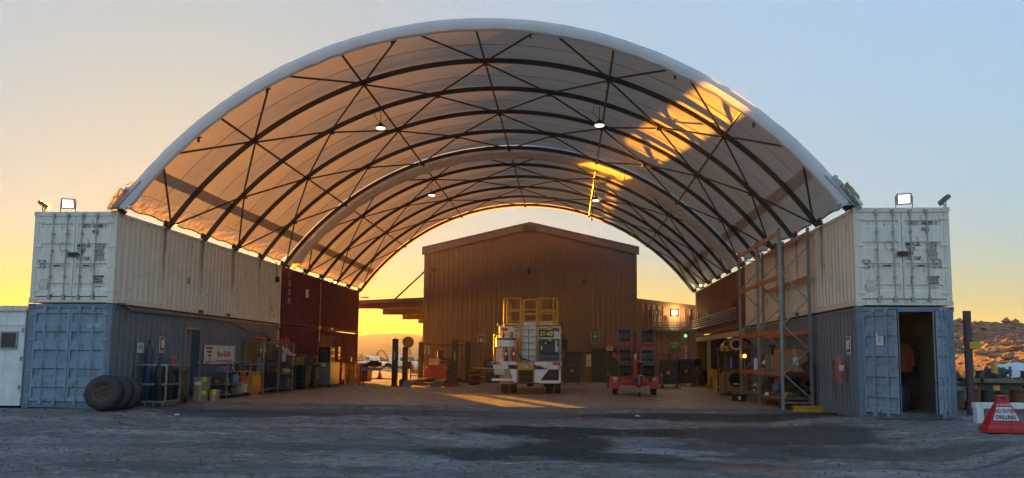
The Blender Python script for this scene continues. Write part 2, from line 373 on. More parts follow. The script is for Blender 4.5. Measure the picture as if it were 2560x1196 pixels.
def sst(a, b, x):
    t = max(0, min(1, (x-a)/(b-a))); return t*t*(3-2*t)
def gh(x, y):
    # the yard falls gently towards the viewer, shaped to keep low sunlight off it
    if y > 22.4: return 0
    drop = .06*sst(22.6, 22.2, y)+.036*(22.4-max(y, 9.5))
    side = sst(9.6, 7.6, abs(x+2.6)); front = sst(19.2, 16.2, y)
    z = -drop*max(side, front*(1-.85*sst(6.8, 8.6, x)))
    if abs(x+2) > 30 or y < 3: return z
    k = min(1, (22.4-y)/2, (y-3)/2)
    return z+k*(.035*noise.noise(Vector((x*.35, y*.9, .4)))+.018*noise.noise(Vector((x*1.3+y*.3, y*2.6, 3.4)))+.030*noise.noise(Vector((x*2.6+y*.7, y*5, 5.6)))+.022*max(0, noise.noise(Vector((x*5+y*1.3, y*7, 9.4)))))-.0
g = G(); xs = [-2500, -600, -150, -60, -32, -26, -20, -16]+[-13+i*.1 for i in range(271)]+[17, 22, 28, 60, 150, 600, 2500]
ys = [-600, -100, 0]+[3, 5, 7, 8.5]+[9.5+i*.07 for i in range(190)]+[23, 30, 45, 70, 120, 300, 900, 3000]
g.v = [Vector((x, y, gh(x, y))) for y in ys for x in xs]; nx = len(xs)
g.f = [(j*nx+i, j*nx+i+1, (j+1)*nx+i+1, (j+1)*nx+i) for j in range(len(ys)-1) for i in range(nx-1)]
g.build('ground', gm, kind='structure', smooth=True)
# loose stones in the foreground
g = G(); rs = random.Random(3)
for i in range(8000):
    y = 5+16.5*rs.random()**1.5; x = -2+(rs.random()-.5)*(y*1.5+4); r = rs.choice((.008, .012, .016, .026))*(.7+rs.random())
    z = gh(x, y)+r*.3; a = rs.random()*6
    vs = [(x+r*math.cos(a+k*2.1)*(.7+.6*rs.random()), y+r*math.sin(a+k*2.1), z+r*(rs.random()-.7)) for k in range(3)]+[(x, y, z+r*.7)]
    g.add(vs, [(0, 1, 3), (1, 2, 3), (2, 0, 3)])
pm = mat('stone_grey', (.12, .12, .12), .85, 0, (.05, .05, .05), .5, 8)
g.build('loose_gravel', pm, kind='stuff')['label'] = 'small loose stones scattered over the dark yard'
# concrete slab inside the shelters
def slab_mat():
    m, n, l, b = newmat('dusty_concrete')
    v = mapping(n, l, (1, 1, 1)); vs = mapping(n, l, (.5, 1.6, 1))
    c = mixc(n, l, noise_fac(n, l, v, .8, .3, .7, 6), (.34, .275, .21), (.24, .195, .155))
    c = mixc(n, l, noise_fac(n, l, vs, 1.6, .52, .72, 6, .7), c, (.115, .095, .08))
    c = mixc(n, l, noise_fac(n, l, v, 14, .5, .75, 6), c, (.15, .125, .1))
    tc = N(n, 'ShaderNodeTexCoord'); sp = N(n, 'ShaderNodeSeparateXYZ'); l.new(tc.outputs['Object'], sp.inputs[0])
    r = N(n, 'ShaderNodeMapRange', i_1=24.2, i_2=22.4); l.new(sp.outputs[1], r.inputs[0])
    nf = noise_fac(n, l, v, 1.7, .3, .6, 6); mu = N(n, 'ShaderNodeMath', operation='MULTIPLY'); l.new(nf, mu.inputs[0]); l.new(r.outputs[0], mu.inputs[1])
    c = mixc(n, l, mu.outputs[0], c, (.055, .05, .045))
    l.new(c, b.inputs['Base Color'])
    rr = N(n, 'ShaderNodeMapRange', i_3=.45, i_4=.85); l.new(noise_fac(n, l, v, 2, .3, .7), rr.inputs[0]); l.new(rr.outputs[0], b.inputs['Roughness'])
    t = N(n, 'ShaderNodeTexNoise'); t.inputs['Scale'].default_value = 9; t.inputs['Detail'].default_value = 8; l.new(vs, t.inputs['Vector'])
    bp = N(n, 'ShaderNodeBump'); bp.inputs['Strength'].default_value = .5; bp.inputs['Distance'].default_value = .04
    l.new(t.outputs[0], bp.inputs['Height']); l.new(bp.outputs[0], b.inputs['Normal'])
    return m
sm = slab_mat()
slabroot = G()
ye = [22.75+.18*noise.noise(Vector((i*.6, 0, 9))) for i in range(60)]
xe = [-12.6+20.05*i/59 for i in range(60)]
slabroot.prism([(x, y) for x, y in zip(xe, ye)]+[(7.45, 27.1), (-12.6, 27.1)], -.2, .022, 'xy')
sl0 = slabroot.build('concrete_floor', sm, kind='structure')
for j, (y0, y1) in enumerate(((27.12, 32.1), (32.12, 38.1), (38.12, 44.6), (44.62, 62))):
    xs0, xs1 = (-12.6, 7.45) if j < 3 else (-16, 12)
    for k in range(3):
        a = xs0+(xs1-xs0)*k/3; bb = xs0+(xs1-xs0)*(k+1)/3
        p = G().box(a+.01, y0, -.2, bb-.01, y1, .022+.004*((j+k) % 2)).build('floor_slab', sm, sl0)
# hill far to the left
def hill_mat(name, c1, c2, sc=.05, bumpd=1.):
    m, n, l, b = newmat(name); v = mapping(n, l, (1, 1, 1))
    c = mixc(n, l, noise_fac(n, l, v, sc, .35, .7, 8, .7), c1, c2)
    c = mixc(n, l, noise_fac(n, l, v, sc*8, .5, .7, 6, .7), c, tuple(x*.45 for x in c1))
    l.new(c, b.inputs['Base Color']); b.inputs['Roughness'].default_value = .95
    t = N(n, 'ShaderNodeTexNoise'); t.inputs['Scale'].default_value = sc*10; t.inputs['Detail'].default_value = 10; l.new(v, t.inputs['Vector'])
    bp = N(n, 'ShaderNodeBump'); bp.inputs['Strength'].default_value = 1; bp.inputs['Distance'].default_value = bumpd
    l.new(t.outputs[0], bp.inputs['Height']); l.new(bp.outputs[0], b.inputs['Normal']); return m
def hillh(u, v):
    x = -700+1300*u; y = 330+420*v
    ridge = 15*math.exp(-((x+128)/48)**2)+6*math.exp(-((x+60)/50)**2)+16*math.exp(-((x+480)/140)**2)+8*math.exp(-((x-330)/150)**2)+4
    return (x, y, -1+ridge*math.sin(min(1, v*1.6)*PI*.62)**1.2+1.8*noise.noise(Vector((x*.02, y*.02, 0)))+.8*noise.noise(Vector((x*.07, y*.07, 0))))
G().grid(hillh, 130, 30).build('hill', hill_mat('dry_hillside', (.26, .16, .08), (.16, .11, .06)), kind='structure', smooth=True)
# scrub on the hill ridge
rs = random.Random(5); g = G()
for i in range(260):
    u = rs.random(); v = .45+.3*rs.random(); x, y, z = hillh(u, v); r = .8+1.4*rs.random()
    g.blob((x, y, z+r*.6), r, (1, 1, .9), 3, .6, i)
o = g.build('ridge_scrub', mat('olive_scrub', (.05, .055, .025), .9), kind='stuff'); o['label'] = 'small scattered bushes along the far hill ridge'
# dirt mound on the right
def moundh(u, v):
    x = 25+50*u; y = 32+110*v
    k = max(0, min(1, (x-27)/13)); k = k*k*(3-2*k)
    top = 4.9+.35*math.sin(y*.16)+.7*noise.noise(Vector((y*.06, 1.3, .4)))+.02*(y-70)
    z = top*k*min(1, (y-30)/9)-.25*(1-k)
    z += k*(.8*noise.noise(Vector((x*.22, y*.22, 2.4)))+.42*noise.noise(Vector((x*.6+y*.35, y*.6-x*.3, 7.37)))+.26*noise.noise(Vector((x*1.3+y*1.2, y*1.5-x*1.1, 4.61))))
    return (x, y, z)
mm = hill_mat('red_earth_rubble', (.19, .12, .075), (.10, .065, .045), .35, .3)
md = G().grid(moundh, 180, 330).build('dirt_mound', mm, kind='structure', smooth=False)
rs = random.Random(11); g = G()
for i in range(3200):
    u = rs.random()*.6; v = rs.random()*.8; x, y, z = moundh(u, v); r = .10+.38*rs.random()**3
    g.blob((x, y, z+r*.2), r, (1+rs.random()*.5, 1, .75), 2, .9, i)
o = g.build('mound_rocks', mat('rubble_rock', (.26, .17, .11), .9, 0, (.15, .08, .05), .5, 2), kind='stuff'); o['label'] = 'broken rocks lying over the red dirt mound'

# ---------------------------------------------------------------- shipping containers
CW, CL = 2.438, 12.192
def corr(g, p0, length, z0, z1, axis, depth, out, pitch=.278):
    """corrugated sheet from p0=(x,y) running along axis ('x'/'y'), ribs towards out (+1/-1)"""
    n = int(round(length/pitch)); pt = length/n; prof = []
    for i in range(n):
        a = i*pt
        prof += [(a, 0), (a+pt*.26, 0), (a+pt*.5, 1), (a+pt*.76, 1)]
    prof.append((length, 0))
    vs = []
    for z in (z0, z1):
        for a, d in prof:
            vs.append((p0[0]+a, p0[1]+out*d*depth, z) if axis == 'x' else (p0[0]+out*d*depth, p0[1]+a, z))
    k = len(prof); g.add(vs, [(i, i+1, k+i+1, k+i) for i in range(k-1)])
def casting(root, m, x, y, z, src=[None]):
    if src[0] is None:
        g = G(); sx, sy, sz = .162, .178, .118
        # block with oval holes suggested by recessed dark wells on both faces
        g.box(-sx/2, -sy/2+.012, -sz/2, sx/2, sy/2-.012, sz/2)
        for s in (-1, 1):
            for (a0, b0, a1, b1) in ((-sx/2, -sz/2, -.03, sz/2), (.03, -sz/2, sx/2, sz/2), (-.03, .028, .03, sz/2), (-.03, -sz/2, .03, -.028)):
                g.box(a0, s*sy/2-.013*(s > 0), b0, a1, s*sy/2+.013*(s < 0), b1)
            for (a0, b0, a1, b1) in ((-sy/2, -sz/2, -.035, sz/2), (.035, -sz/2, sy/2, sz/2), (-.035, .028, .035, sz/2), (-.035, -sz/2, .035, -.028)):
                g.box(s*sx/2-.001*(s > 0), a0, b0, s*sx/2+.012*s, a1, b1)
        o = g.build('corner_casting', m, root, loc=(x, y, z)); src[0] = o; return o
    c = src[0].copy(); c.data = src[0].data if src[0].data.materials[0] == m else src[0].data.copy()
    if c.data.materials[0] != m: c.data.materials[0] = m; src[0] = c
    COL.objects.link(c); c.parent = root; c.location = (x, y, z); return c
def door_leaf(root, w, H, m, bars, style, hinge, ang, mb):
    """leaf built with hinge at local x=0, running to x=w (hinge=+1) or -w (hinge=-1), front face at y=0 -> towards -y"""
    leaf = thing('tmp', '', ''); 
    g = G(); s = hinge; X = lambda a: s*a
    z0, z1 = .19, H-.14
    def bx(g, a, y0, b0, c, y1, d): g.box(min(X(a), X(c)), y0, b0, max(X(a), X(c)), y1, d)
    # panel as horizontal corrugation bands
    g0 = G(); bands = 4 if style == 'new' else 5; prof = [(z0, 0)]
    bh = (z1-z0)/bands
    for i in range(bands):
        a = z0+bh*(i+.5); hh = .055 if style == 'new' else .11
        prof += [(a-hh-.03, 0), (a-hh, 1), (a+hh, 1), (a+hh+.03, 0)]
    prof.append((z1, 0)); dp = .030 if style == 'new' else .045
    vs = []
    for xx in (.0, w):
        vs += [(X(xx), -.005+dp*d if .02 else 0, z) for z, d in prof]
    k = len(prof); g0.add(vs, [(i, i+1, k+i+1, k+i) for i in range(k-1)])
    bx(g0, 0, .045, z0, w, .06, z1)
    # edge frame
    for (a, c) in ((0, .06), (w-.06, w)): bx(g0, a, -.012, z0, c, .045, z1)
    bx(g0, .06, -.012, z0, w-.06, .045, z0+.06); bx(g0, .06, -.012, z1-.06, w-.06, .045, z1)
    pan = g0.build('door', m, root)
    gs = G()
    for (a0, b0, c0, d0) in ((-.012, z0-.02, w+.012, z0), (-.012, z1, w+.012, z1+.02), (-.014, z0, 0, z1), (w, z0, w+.012, z1)): bx(gs, a0, .0, b0, c0, .03, d0)
    gs.build('door_gasket', black, pan)
    for i, a in enumerate(bars):
        gb = G(); gb.cyl((X(a), -.05, z0-.03), (X(a), -.05, z1+.06), .017, 8)
        for z in (z0-.02, z1+.02): gb.box(X(a)-.035, -.075, z-.06, X(a)+.035, -.013, z+.06)
        for z in (z0+.55, (z0+z1)/2+.15, z1-.5): gb.box(X(a)-.028, -.07, z-.03, X(a)+.028, -.013, z+.03)
        gb.build('locking_bar', mb, pan)
        gh_ = G(); zz = z0+.85 if style == 'new' else z0+.8
        gh_.bar((X(a)-.02, -.075, zz), (X(a)+(.30 if i % 2 == 0 else -.30)*s*(1 if style == 'new' else .7), -.075, zz-.0 if style == 'new' else zz-.1), .012, .035)
        gh_.box(X(a)-.03, -.085, zz-.05, X(a)+.03, -.06, zz+.05)
        gh_.build('handle', mb, pan)
    for z in (z0+.15, z0+.85, z1-.85, z1-.15):
        G().box(min(X(-.09), X(.09)), -.035, z-.03, max(X(-.09), X(.09)), -.012, z+.03).build('hinge', m, pan)
    bpy.data.objects.remove(leaf)
    pan.rotation_euler.z = ang
    return pan
def container(name, label, H, loc, m, mdoor, style='new', side=0, mb=None, doors=True, angs=(0, 0), group=None, back_open=False, nofront=False, inner=None, skipwall=None, cname='shipping container', side_mat=None):
    r = thing(name, label, cname, loc, 0, group); mb = mb or steel; sidem = side_mat or m
    for nm, x, out in (('left', .01, -1), ('right', CW-.01, 1)):
        if skipwall == nm: continue
        g = G(); corr(g, (x+(.036 if out < 0 else -.036), .16), CL-.32, .16, H-.10, 'y', .034, out)
        o = g.build('side_wall', sidem, r)
        g = G(); corr(g, (x+(.040 if out < 0 else -.040), .16), CL-.32, .16, H-.10, 'y', .034, out)
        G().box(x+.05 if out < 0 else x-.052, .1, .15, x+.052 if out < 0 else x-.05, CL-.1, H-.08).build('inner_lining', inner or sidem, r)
    for x0, x1 in ((0, .16), (CW-.16, CW)):
        for y0, y1 in ((0.005, .14), (CL-.14, CL-.005)):
            G().box(x0+.005, y0, .11, x1-.005, y1, H-.11).build('corner_post', sidem if y0 > 1 else m, r)
    for x0, x1 in ((.0, .06), (CW-.06, CW)):
        if not (skipwall and x0 > 0 and skipwall == 'right') and not (skipwall == 'left' and x0 == 0):
            g = G().box(x0, .17, H-.10, x1, CL-.17, H-.02); g.build('top_rail', sidem, r)
        G().box(x0, .17, .01, x1, CL-.17, .16).build('bottom_rail', sidem, r)
    # fork pockets on the bottom rail seen from inside the yard
    for y in (CL/2-1.05, CL/2+1.05):
        x = CW+.002 if side > 0 else -.002
        G().box(x-.004, y-.18, .03, x+.004, y+.18, .14).build('fork_pocket', black, r)
    g = G(); corr(g, (.06, .1), CL-.2, H-.03, H-.029, 'y', 0, 1); G().box(.06, .1, H-.05, CW-.06, CL-.1, H-.02).build('roof', sidem, r)
    G().box(.06, .1, .12, CW-.06, CL-.1, .16).build('container_floor', timber, r)
    if not back_open:
        g = G(); corr(g, (.16, CL-.06), CW-.32, .16, H-.1, 'x', .034, 1); g.build('end_wall', sidem, r)
    for x in (.081, CW-.081):
        for y in (.075, CL-.075):
            for z in (.059, H-.059): casting(r, m, x, y, z)
    if nofront:
        g = G(); corr(g, (.16, .06), CW-.32, .16, H-.1, 'x', .034, -1); g.build('end_wall', m, r)
    G().box(.16, .01, .02, CW-.16, .12, .165).build('door_sill', m, r)
    G().box(.16, .01, H-.125, CW-.16, .12, H-.005).build('door_header', m, r)
    if doors and not nofront:
        w = (CW-.34)/2
        bars = (w*.40, w*.80) if style == 'new' else (w*.34, w*.72)
        d1 = door_leaf(r, w, H, mdoor, bars, style, 1, angs[0], mb); d1.location = (.162, .02, 0)
        d2 = door_leaf(r, w, H, mdoor, bars, style, -1, angs[1], mb); d2.location = (CW-.162, .02, 0)
        return r, d1, d2
    return r, None, None
H1, H2 = 2.896, 2.591
Z2 = H1+.025
XL, XR = -12.66, 7.49
GL = 'stacked shipping containers carrying the shelters'
def marks(r, num, last):
    w = CW; y = -.0
    k = .128
    text('ARTU   '+num+'  '+last, .135, ink, r, (1.28+.12, .006, H2-.46), sx=.72, bold=.002)
    text('42G1', .13, ink, r, (1.72, .006, H2-.62), sx=.75, bold=.002)
    text('MAX.GR.\nTARE\nNET\nCU. CAP.', .135, ink, r, (1.32, .004, H2-1.02), sx=.72, bold=.002)
    text('30.480 KGS\n67.200 LBS\n3.750 KGS\n8.270 LBS\n26.730 KGS\n58.930 LBS\n67.7 CU.M\n2.390 CU.FT', .068, ink, r, (1.86, .004, H2-.97), sx=.8)
    text('DANGER\nPINCH\nPOINTS', .085, ink, r, (1.98, .004, .72), sx=.9, ax='CENTER', bold=.002)
    text('AUTHORISED PERSONNEL ONLY', .03, ink, r, (1.98, .004, .46), sx=.6, ax='CENTER')
    G().box(.28, .002, .38, .50, .010, .68).build('data_plate', silver, r)
    # worn decals: crossed hourglass and rounded outline
    for x in ((.20, .42) if last == '5' else (.20, 1.98)):
        g = G()
        for a, b in (((0, 0), (.2, .2)), ((0, .2), (.2, 0)), ((0, 0), (.2, 0)), ((0, .2), (.2, .2)), ((0, 0), (0, .2)), ((.2, 0), (.2, .2))):
            g.bar((x+a[0], .002, 1.0+a[1]), (x+b[0], .002, 1.0+b[1]), .006, .014)
        g.build('decal', steel, r)
        if last == '5': break
    g = G(); g.tube([(.88+.10*math.cos(t)*(1 if abs(math.cos(t)) < .8 else .95), .003, 1.58+.12*math.sin(t)) for t in [i*PI/8 for i in range(16)]], .007, 4, True); g.build('decal', steel, r)
    G().box(1.08, -.07, 1.30, 1.34, -.015, 1.42).build('lock_box', rustm, r)
    G().box(1.14, -.085, 1.32, 1.28, -.07, 1.40).build('padlock', black, r)
cUL, _, _ = container('shipping_container', 'cream container with ARTU 600389 on its doors, top of the left stack', H2, (XL-CW, 20, Z2), cream, creamw, 'new', 1, group=GL, mb=galv)
marks(cUL, '600389', '5')
cUR, _, _ = container('shipping_container', 'cream container with ARTU 600295 on its doors, top of the right stack', H2, (XR, 20, Z2), cream, creamw, 'new', -1, group=GL, mb=galv)
marks(cUR, '600295', '0')
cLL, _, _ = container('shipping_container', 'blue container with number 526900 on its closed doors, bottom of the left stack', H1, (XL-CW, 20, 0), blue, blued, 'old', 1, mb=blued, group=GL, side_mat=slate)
text('526900 5', .15, inkw, cLL, (1.72, .0, H1-.66), sx=.8, bold=.003)
text('MAX.GROSS\nTARE', .07, inkw, cLL, (1.36, .0, H1-1.12), sx=.8)
text('30.480 KGS\n4.150 KGS', .07, inkw, cLL, (1.78, .0, H1-1.12), sx=.8)
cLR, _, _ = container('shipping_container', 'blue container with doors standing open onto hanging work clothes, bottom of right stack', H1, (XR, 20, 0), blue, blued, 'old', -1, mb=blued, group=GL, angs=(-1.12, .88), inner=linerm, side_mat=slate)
YB = 32.40
cRU, _, _ = container('shipping_container', 'dark red container with white vertical letters, top of the left back stack', H2, (XL-CW, YB, Z2-.02), redc, redc, 'old', 1, doors=False, nofront=True, group=GL)
cRL, _, _ = container('shipping_container', 'dark red container with side doorway behind the grey trolley box, bottom of left back stack', H1-.005, (XL-CW, YB, 0), redc, redc, 'old', 1, doors=False, nofront=True, group=GL)
cRR, _, _ = container('shipping_container', 'faded red container with pipes on its side, top of the right back stack', H2, (XR, YB, Z2-.02), redl, redl, 'old', -1, doors=False, nofront=True, group=GL)
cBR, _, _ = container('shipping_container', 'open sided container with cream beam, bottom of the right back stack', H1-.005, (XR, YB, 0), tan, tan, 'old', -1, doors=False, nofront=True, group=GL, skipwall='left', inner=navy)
G().box(-.02, .2, H1-.34, .10, CL-.1, H1-.11).build('beam', brass, cBR)
G().box(-.02, 8.4, .15, .14, 8.6, H1-.34).build('side_post', brass, cBR)
# white letters on the red container
for i, ch in enumerate('IDXM'):
    text(ch, .42, inkw, cRU, (CW+.006, .62, H2-.42-.40*i), rz=PI/2, sx=.9)
text('L\n7\n4\n8\n0', .17, inkw, cRL, (CW+.006, .62, H1-.6), rz=PI/2, sx=.9)
G().box(CW+.0, 2.9, 1.45, CW+.014, 3.25, 1.85).build('notice_plate', paper, cRU)
for (y, z, w, h) in ((8.3, 1.75, .35, .32), (8.3, 1.38, .35, .3), (10.7, 1.2, .25, .3)): G().box(CW+.0, y, z, CW+.014, y+w, z+h).build('faded_notice', tan, cRL)
text('38', .30, ink, cUL, (CW+.006, 4.0, .95), rz=PI/2, sx=.6)
for y in (6.0, 8.0): text('A', .14, yellow, cUL, (CW+.006, y, .18), rz=PI/2, sx=1.6)
# doorway on lower red container
g = G()
for (a, b, c, d) in ((4.75, .1, 4.83, 2.5), (7.35, .1, 7.43, 2.5), (4.75, 2.5, 7.43, 2.58)): g.box(CW-.01, a, b, CW+.05, c, d)
dr = g.build('side_door_frame', redl, cRL)
for a in (4.84, 6.1): G().box(CW, a, .12, CW+.025, a+1.24, 2.49).build('side_door', redc, cRL)
# door ajar in lower blue left container
g = G()
for (a, b, c, d) in ((3.95, .14, 4.03, 2.36), (4.85, .14, 4.93, 2.36), (3.95, 2.36, 4.93, 2.43)): g.box(CW-.005, a, b, CW+.06, c, d)
g.build('side_door_frame', galv, cLL)
dl = G().box(0, -.88, .14, .045, 0, 2.34).build('side_door', navy, cLL); dl.location = (CW+.045, 4.9, 0); dl.rotation_euler.z = -math.radians(18)
g = G().box(.045, -.1, 1.2, .09, -.04, 1.3); g.build('handle', galv, dl)
G().box(.0, -.0, .14, .06, .03, 2.34).build('door_edge', galv, dl)
# rust streaks below truss feet, as flat stains
rm, n_, l_, b_ = newmat('rust_stain')
v_ = mapping(n_, l_, (14, 14, 1.1)); f_ = noise_fac(n_, l_, v_, 1, .35, .62, 5)
tc_ = N(n_, 'ShaderNodeTexCoord'); sp_ = N(n_, 'ShaderNodeSeparateXYZ'); l_.new(tc_.outputs['Generated'], sp_.inputs[0])
cr_ = N(n_, 'ShaderNodeMath', operation='MULTIPLY'); l_.new(f_, cr_.inputs[0]); l_.new(sp_.outputs[2], cr_.inputs[1]); cr2_ = N(n_, 'ShaderNodeMath', operation='MULTIPLY', i_1=.6); l_.new(cr_.outputs[0], cr2_.inputs[0]); cr_ = cr2_
b_.inputs['Base Color'].default_value = (.36, .17, .06, 1); b_.inputs['Roughness'].default_value = .9
tr_ = N(n_, 'ShaderNodeBsdfTransparent'); mx_ = N(n_, 'ShaderNodeMixShader'); l_.new(cr_.outputs[0], mx_.inputs[0]); l_.new(tr_.outputs[0], mx_.inputs[1]); l_.new(b_.outputs[0], mx_.inputs[2]); l_.new(mx_.outputs[0], n_['Material Output'].inputs[0])
for r, x in ((cUL, CW+.001), (cUR, -.003)):
    for i in range(1, 6):
        y = .1+2.43*i; w = .07+.05*random.random()
        if y < CL: G().box(x, y-w, .35+1.0*random.random(), x+.002, y+w, H2-.05).build('rust_stain', rm, r)
G().box(-.003, 1.6, .2, -.001, 1.95, 1.5).build('rust_stain', rm, cLR)

# ---------------------------------------------------------------- fabric shelters
CX, CZ, RR = -2.6, -1.38, 12.12
A0 = math.radians(55.4)
def P(a, y, r=RR): return (CX+r*math.sin(a), y, CZ+r*math.cos(a))
def shelter(label, ys, lip_front, lip_back, aname):
    y0, y1 = ys[0], ys[-1]; r = thing('fabric_shelter', label, 'shelter', (CX, y0, 5.5))
    off = Vector((-CX, -y0, -5.5))
    def B(g, name, m, par=None, **k):
        for v in g.v: v += off
        return g.build(name, m, par or r, **k)
    nb = len(ys)-1; NA = 120
    def roof(u, v):
        a = (2*u-1)*(A0-.055); y = y0+.02+(y1-y0-.04)*v; t = (y-y0)/(y1-y0)*nb % 1
        sag = .11*math.sin(PI*t)**.8 if 0 < t < 1 else 0
        rr = RR+.13-sag*.55+.012*noise.noise(Vector((a*9, y*.8, 0)))
        return P(a, y, rr)
    B(G().grid(roof, NA, nb*8), 'roof_fabric', fab, smooth=True)
    # weld seam lines along the arc, mid bay
    for i in range(nb):
        ym = y0+(y1-y0)*(i+.55)/nb
        B(G().tube([P((2*k/60-1)*(A0-.07), ym, RR+.13-.06-.012) for k in range(61)], .009, 4), 'fabric_seam', fabdk)
    for s in (-1, 1):   # dark double layer along the eave, and wrinkled skirt
        def band(u, v):
            y = y0+.05+(y1-y0-.1)*u; t = (y-y0)/(y1-y0)*nb % 1; a = s*(A0-.10-.028*v)
            return P(a, y, RR+.115-.06*math.sin(PI*t)**.8)
        B(G().grid(band, nb*8, 2), 'eave_band', fabdk, smooth=True)
        def skirt(u, v):
            y = y0+(y1-y0)*u; a = s*(A0-.055); p = Vector(P(a, y, RR+.10)); q = Vector((CX+s*10.12, y, 5.69))
            t = p.lerp(q, v); w = .07*noise.noise(Vector((y*3.1, v*3, s)))+.045*noise.noise(Vector((y*9, v*7, s))); w *= math.sin(PI*min(1, v*1.02))+.12; t.x += s*(w+.12*math.sin(PI*v)); t.z += .2*w
            return t
        B(G().grid(skirt, nb*36, 10), 'fabric_skirt', fabskirt, smooth=True)
        B(G().tube([(CX+s*10.10, y0+(y1-y0)*k/60, 5.70+.03*math.sin(k)) for k in range(61)], .02, 5), 'skirt_rope', steel)
    # arches
    for i, y in enumerate(ys):
        g = G(); vs = []; n = 72
        for k in range(n+1):
            a = (2*k/n-1)*(A0+.004)
            for rr, dy in ((RR+.075, -.045), (RR+.075, .045), (RR-.06, .045), (RR-.06, -.045)): vs.append(P(a, y+dy, rr))
        g.add(vs, [(4*k+j, 4*k+(j+1) % 4, 4*k+4+(j+1) % 4, 4*k+4+j) for k in range(n) for j in range(4)]+[(0, 1, 2, 3), (4*n, 4*n+1, 4*n+2, 4*n+3)])
        B(g, 'arch', dsteel, smooth=True)
        for s in (-1, 1):
            x = CX+s*10.06
            g = G().box(x-.16, y-.14, 5.512, x+.10, y+.14, 5.53).box(x-.012, y-.09, 5.53, x+.012, y+.09, 5.72).box(x-.09, y-.01, 5.53, x+.09, y+.01, 5.66)
            B(g, 'foot_plate', dsteel)
    nodes = [math.radians(18.6*k) for k in (-2, -1, 0, 1, 2)]
    mids = [math.radians(a) for a in (-46, -27.9, -9.3, 9.3, 27.9, 46)]
    for a in nodes:
        for i in range(nb):
            B(G().cyl(P(a, ys[i]+.05, RR-.06), P(a, ys[i+1]-.05, RR-.06), .034, 8), 'purlin', dsteel, smooth=True)
    feet = (-A0+.01, A0-.01)
    allj = [feet[0]]+nodes+[feet[1]]
    for i in range(nb):
        ya, yb = ys[i], ys[i+1]
        for k, mdl in enumerate(mids):
            for j, e in ((k, -1), (k+1, 1)):
                na = allj[j]; o = math.radians(1.4)*e if i == 0 else 0
                if i % 2 == 0: p, q = P(mdl+o, ya+.05, RR-.05), P(na, yb-.05, RR-.05)
                else: p, q = P(na, ya+.05, RR-.05), P(mdl, yb-.05, RR-.05)
                B(G().cyl(p, q, .03, 8), 'brace', dsteel, smooth=True)
        for a in allj[1:-1] if i % 2 == 0 else mids:
            g = G(); c = P(a, yb-.0, RR-.10); g.bc(c, (.13, .2, .05)); B(g, 'brace_bracket', dsteel)
    # rolled edge of the fabric
    def lip(yt, d, w, nm, q):
        def fn(u, v):
            a = (2*u-1)*(A0-.01)
            k = v*(len(q)-1); i = min(int(k), len(q)-2); f = k-i
            rr = q[i][0]*(1-f)+q[i+1][0]*f; dy = (q[i][1]*(1-f)+q[i+1][1]*f)
            wv = w*noise.noise(Vector((a*30, v*2, 1)))*(.3+v)
            return P(a, yt+d*(dy+wv*.5), rr+wv)
        return B(G().grid(fn, 220, 12), nm, fabrim if lip_front != 2 else fabroll, smooth=True)
    if lip_front == 1: lip(y0, -1, .02, 'edge_roll', [(RR+.12, 0), (RR+.19, .10), (RR+.17, .20), (RR+.02, .26), (RR-.16, .24), (RR-.2, .14)])
    else: lip(y0, -1, .07, 'edge_roll', [(RR+.12, 0), (RR+.14, .10), (RR+.05, .24), (RR-.15, .32), (RR-.33, .27), (RR-.40, .14), (RR-.36, .02)])
    lip(y1, 1, .015, 'edge_roll', [(RR+.12, 0), (RR+.15, .05), (RR+.12, .12), (RR, .14), (RR-.10, .10)])
    if lip_front == 1:
        for s in (-1, 1):    # bunched fabric ends at the corner of the front arch
            g = G()
            def bun(u, v):
                y = 19.72+.75*u; a = s*(A0-.075+.09*v)
                w = .09*noise.noise(Vector((u*7, v*9, s*3)))
                p = Vector(P(a, y, RR+.16+w+.12*math.sin(PI*u)*v)); p.z += .05*math.sin(9*u+s)*v; return p
            B(G().grid(bun, 24, 16), 'bunched_corner', fabrim, smooth=True)
            def bun2(u, v):
                y = 19.78+.7*u; x = CX+s*(10.25-.5*v+.07*noise.noise(Vector((u*8, v*8, 2)))); z = 5.62+.5*math.sin(PI*v*.6)+.12*noise.noise(Vector((u*6, v*6, 8)))
                return (x, y, z)
            B(G().grid(bun2, 20, 14), 'bunched_corner', fabskirt, smooth=True)
            g = G().bar((CX+s*10.05, 19.86, 5.56), (CX+s*9.35, 19.86, 6.35), .035); g.bar((CX+s*10.3, 19.9, 5.58), (CX+s*9.6, 19.9, 5.58), .05)
            B(g, 'tension_bracket', galv)
    for a in (-.72, -.52, -.2, .13, .48, .69):
        if lip_front == 1: B(G().bc(P(a, y0-.06, RR-.22), (.05, .05, .14)).bc(P(a+.004, y0-.06, RR-.17), (.16, .04, .03)), 'rope_hook', black)
    return r
YS1 = [20.12+2.42*i for i in range(6)]
YS2 = [32.72+2.36*i for i in range(6)]
sh1 = shelter('white fabric arched shelter spanning the front containers with tubular trusses', YS1, 1, 0, 'a')
sh2 = shelter('second fabric arched shelter spanning the red containers behind the front one', YS2, 2, 0, 'b')
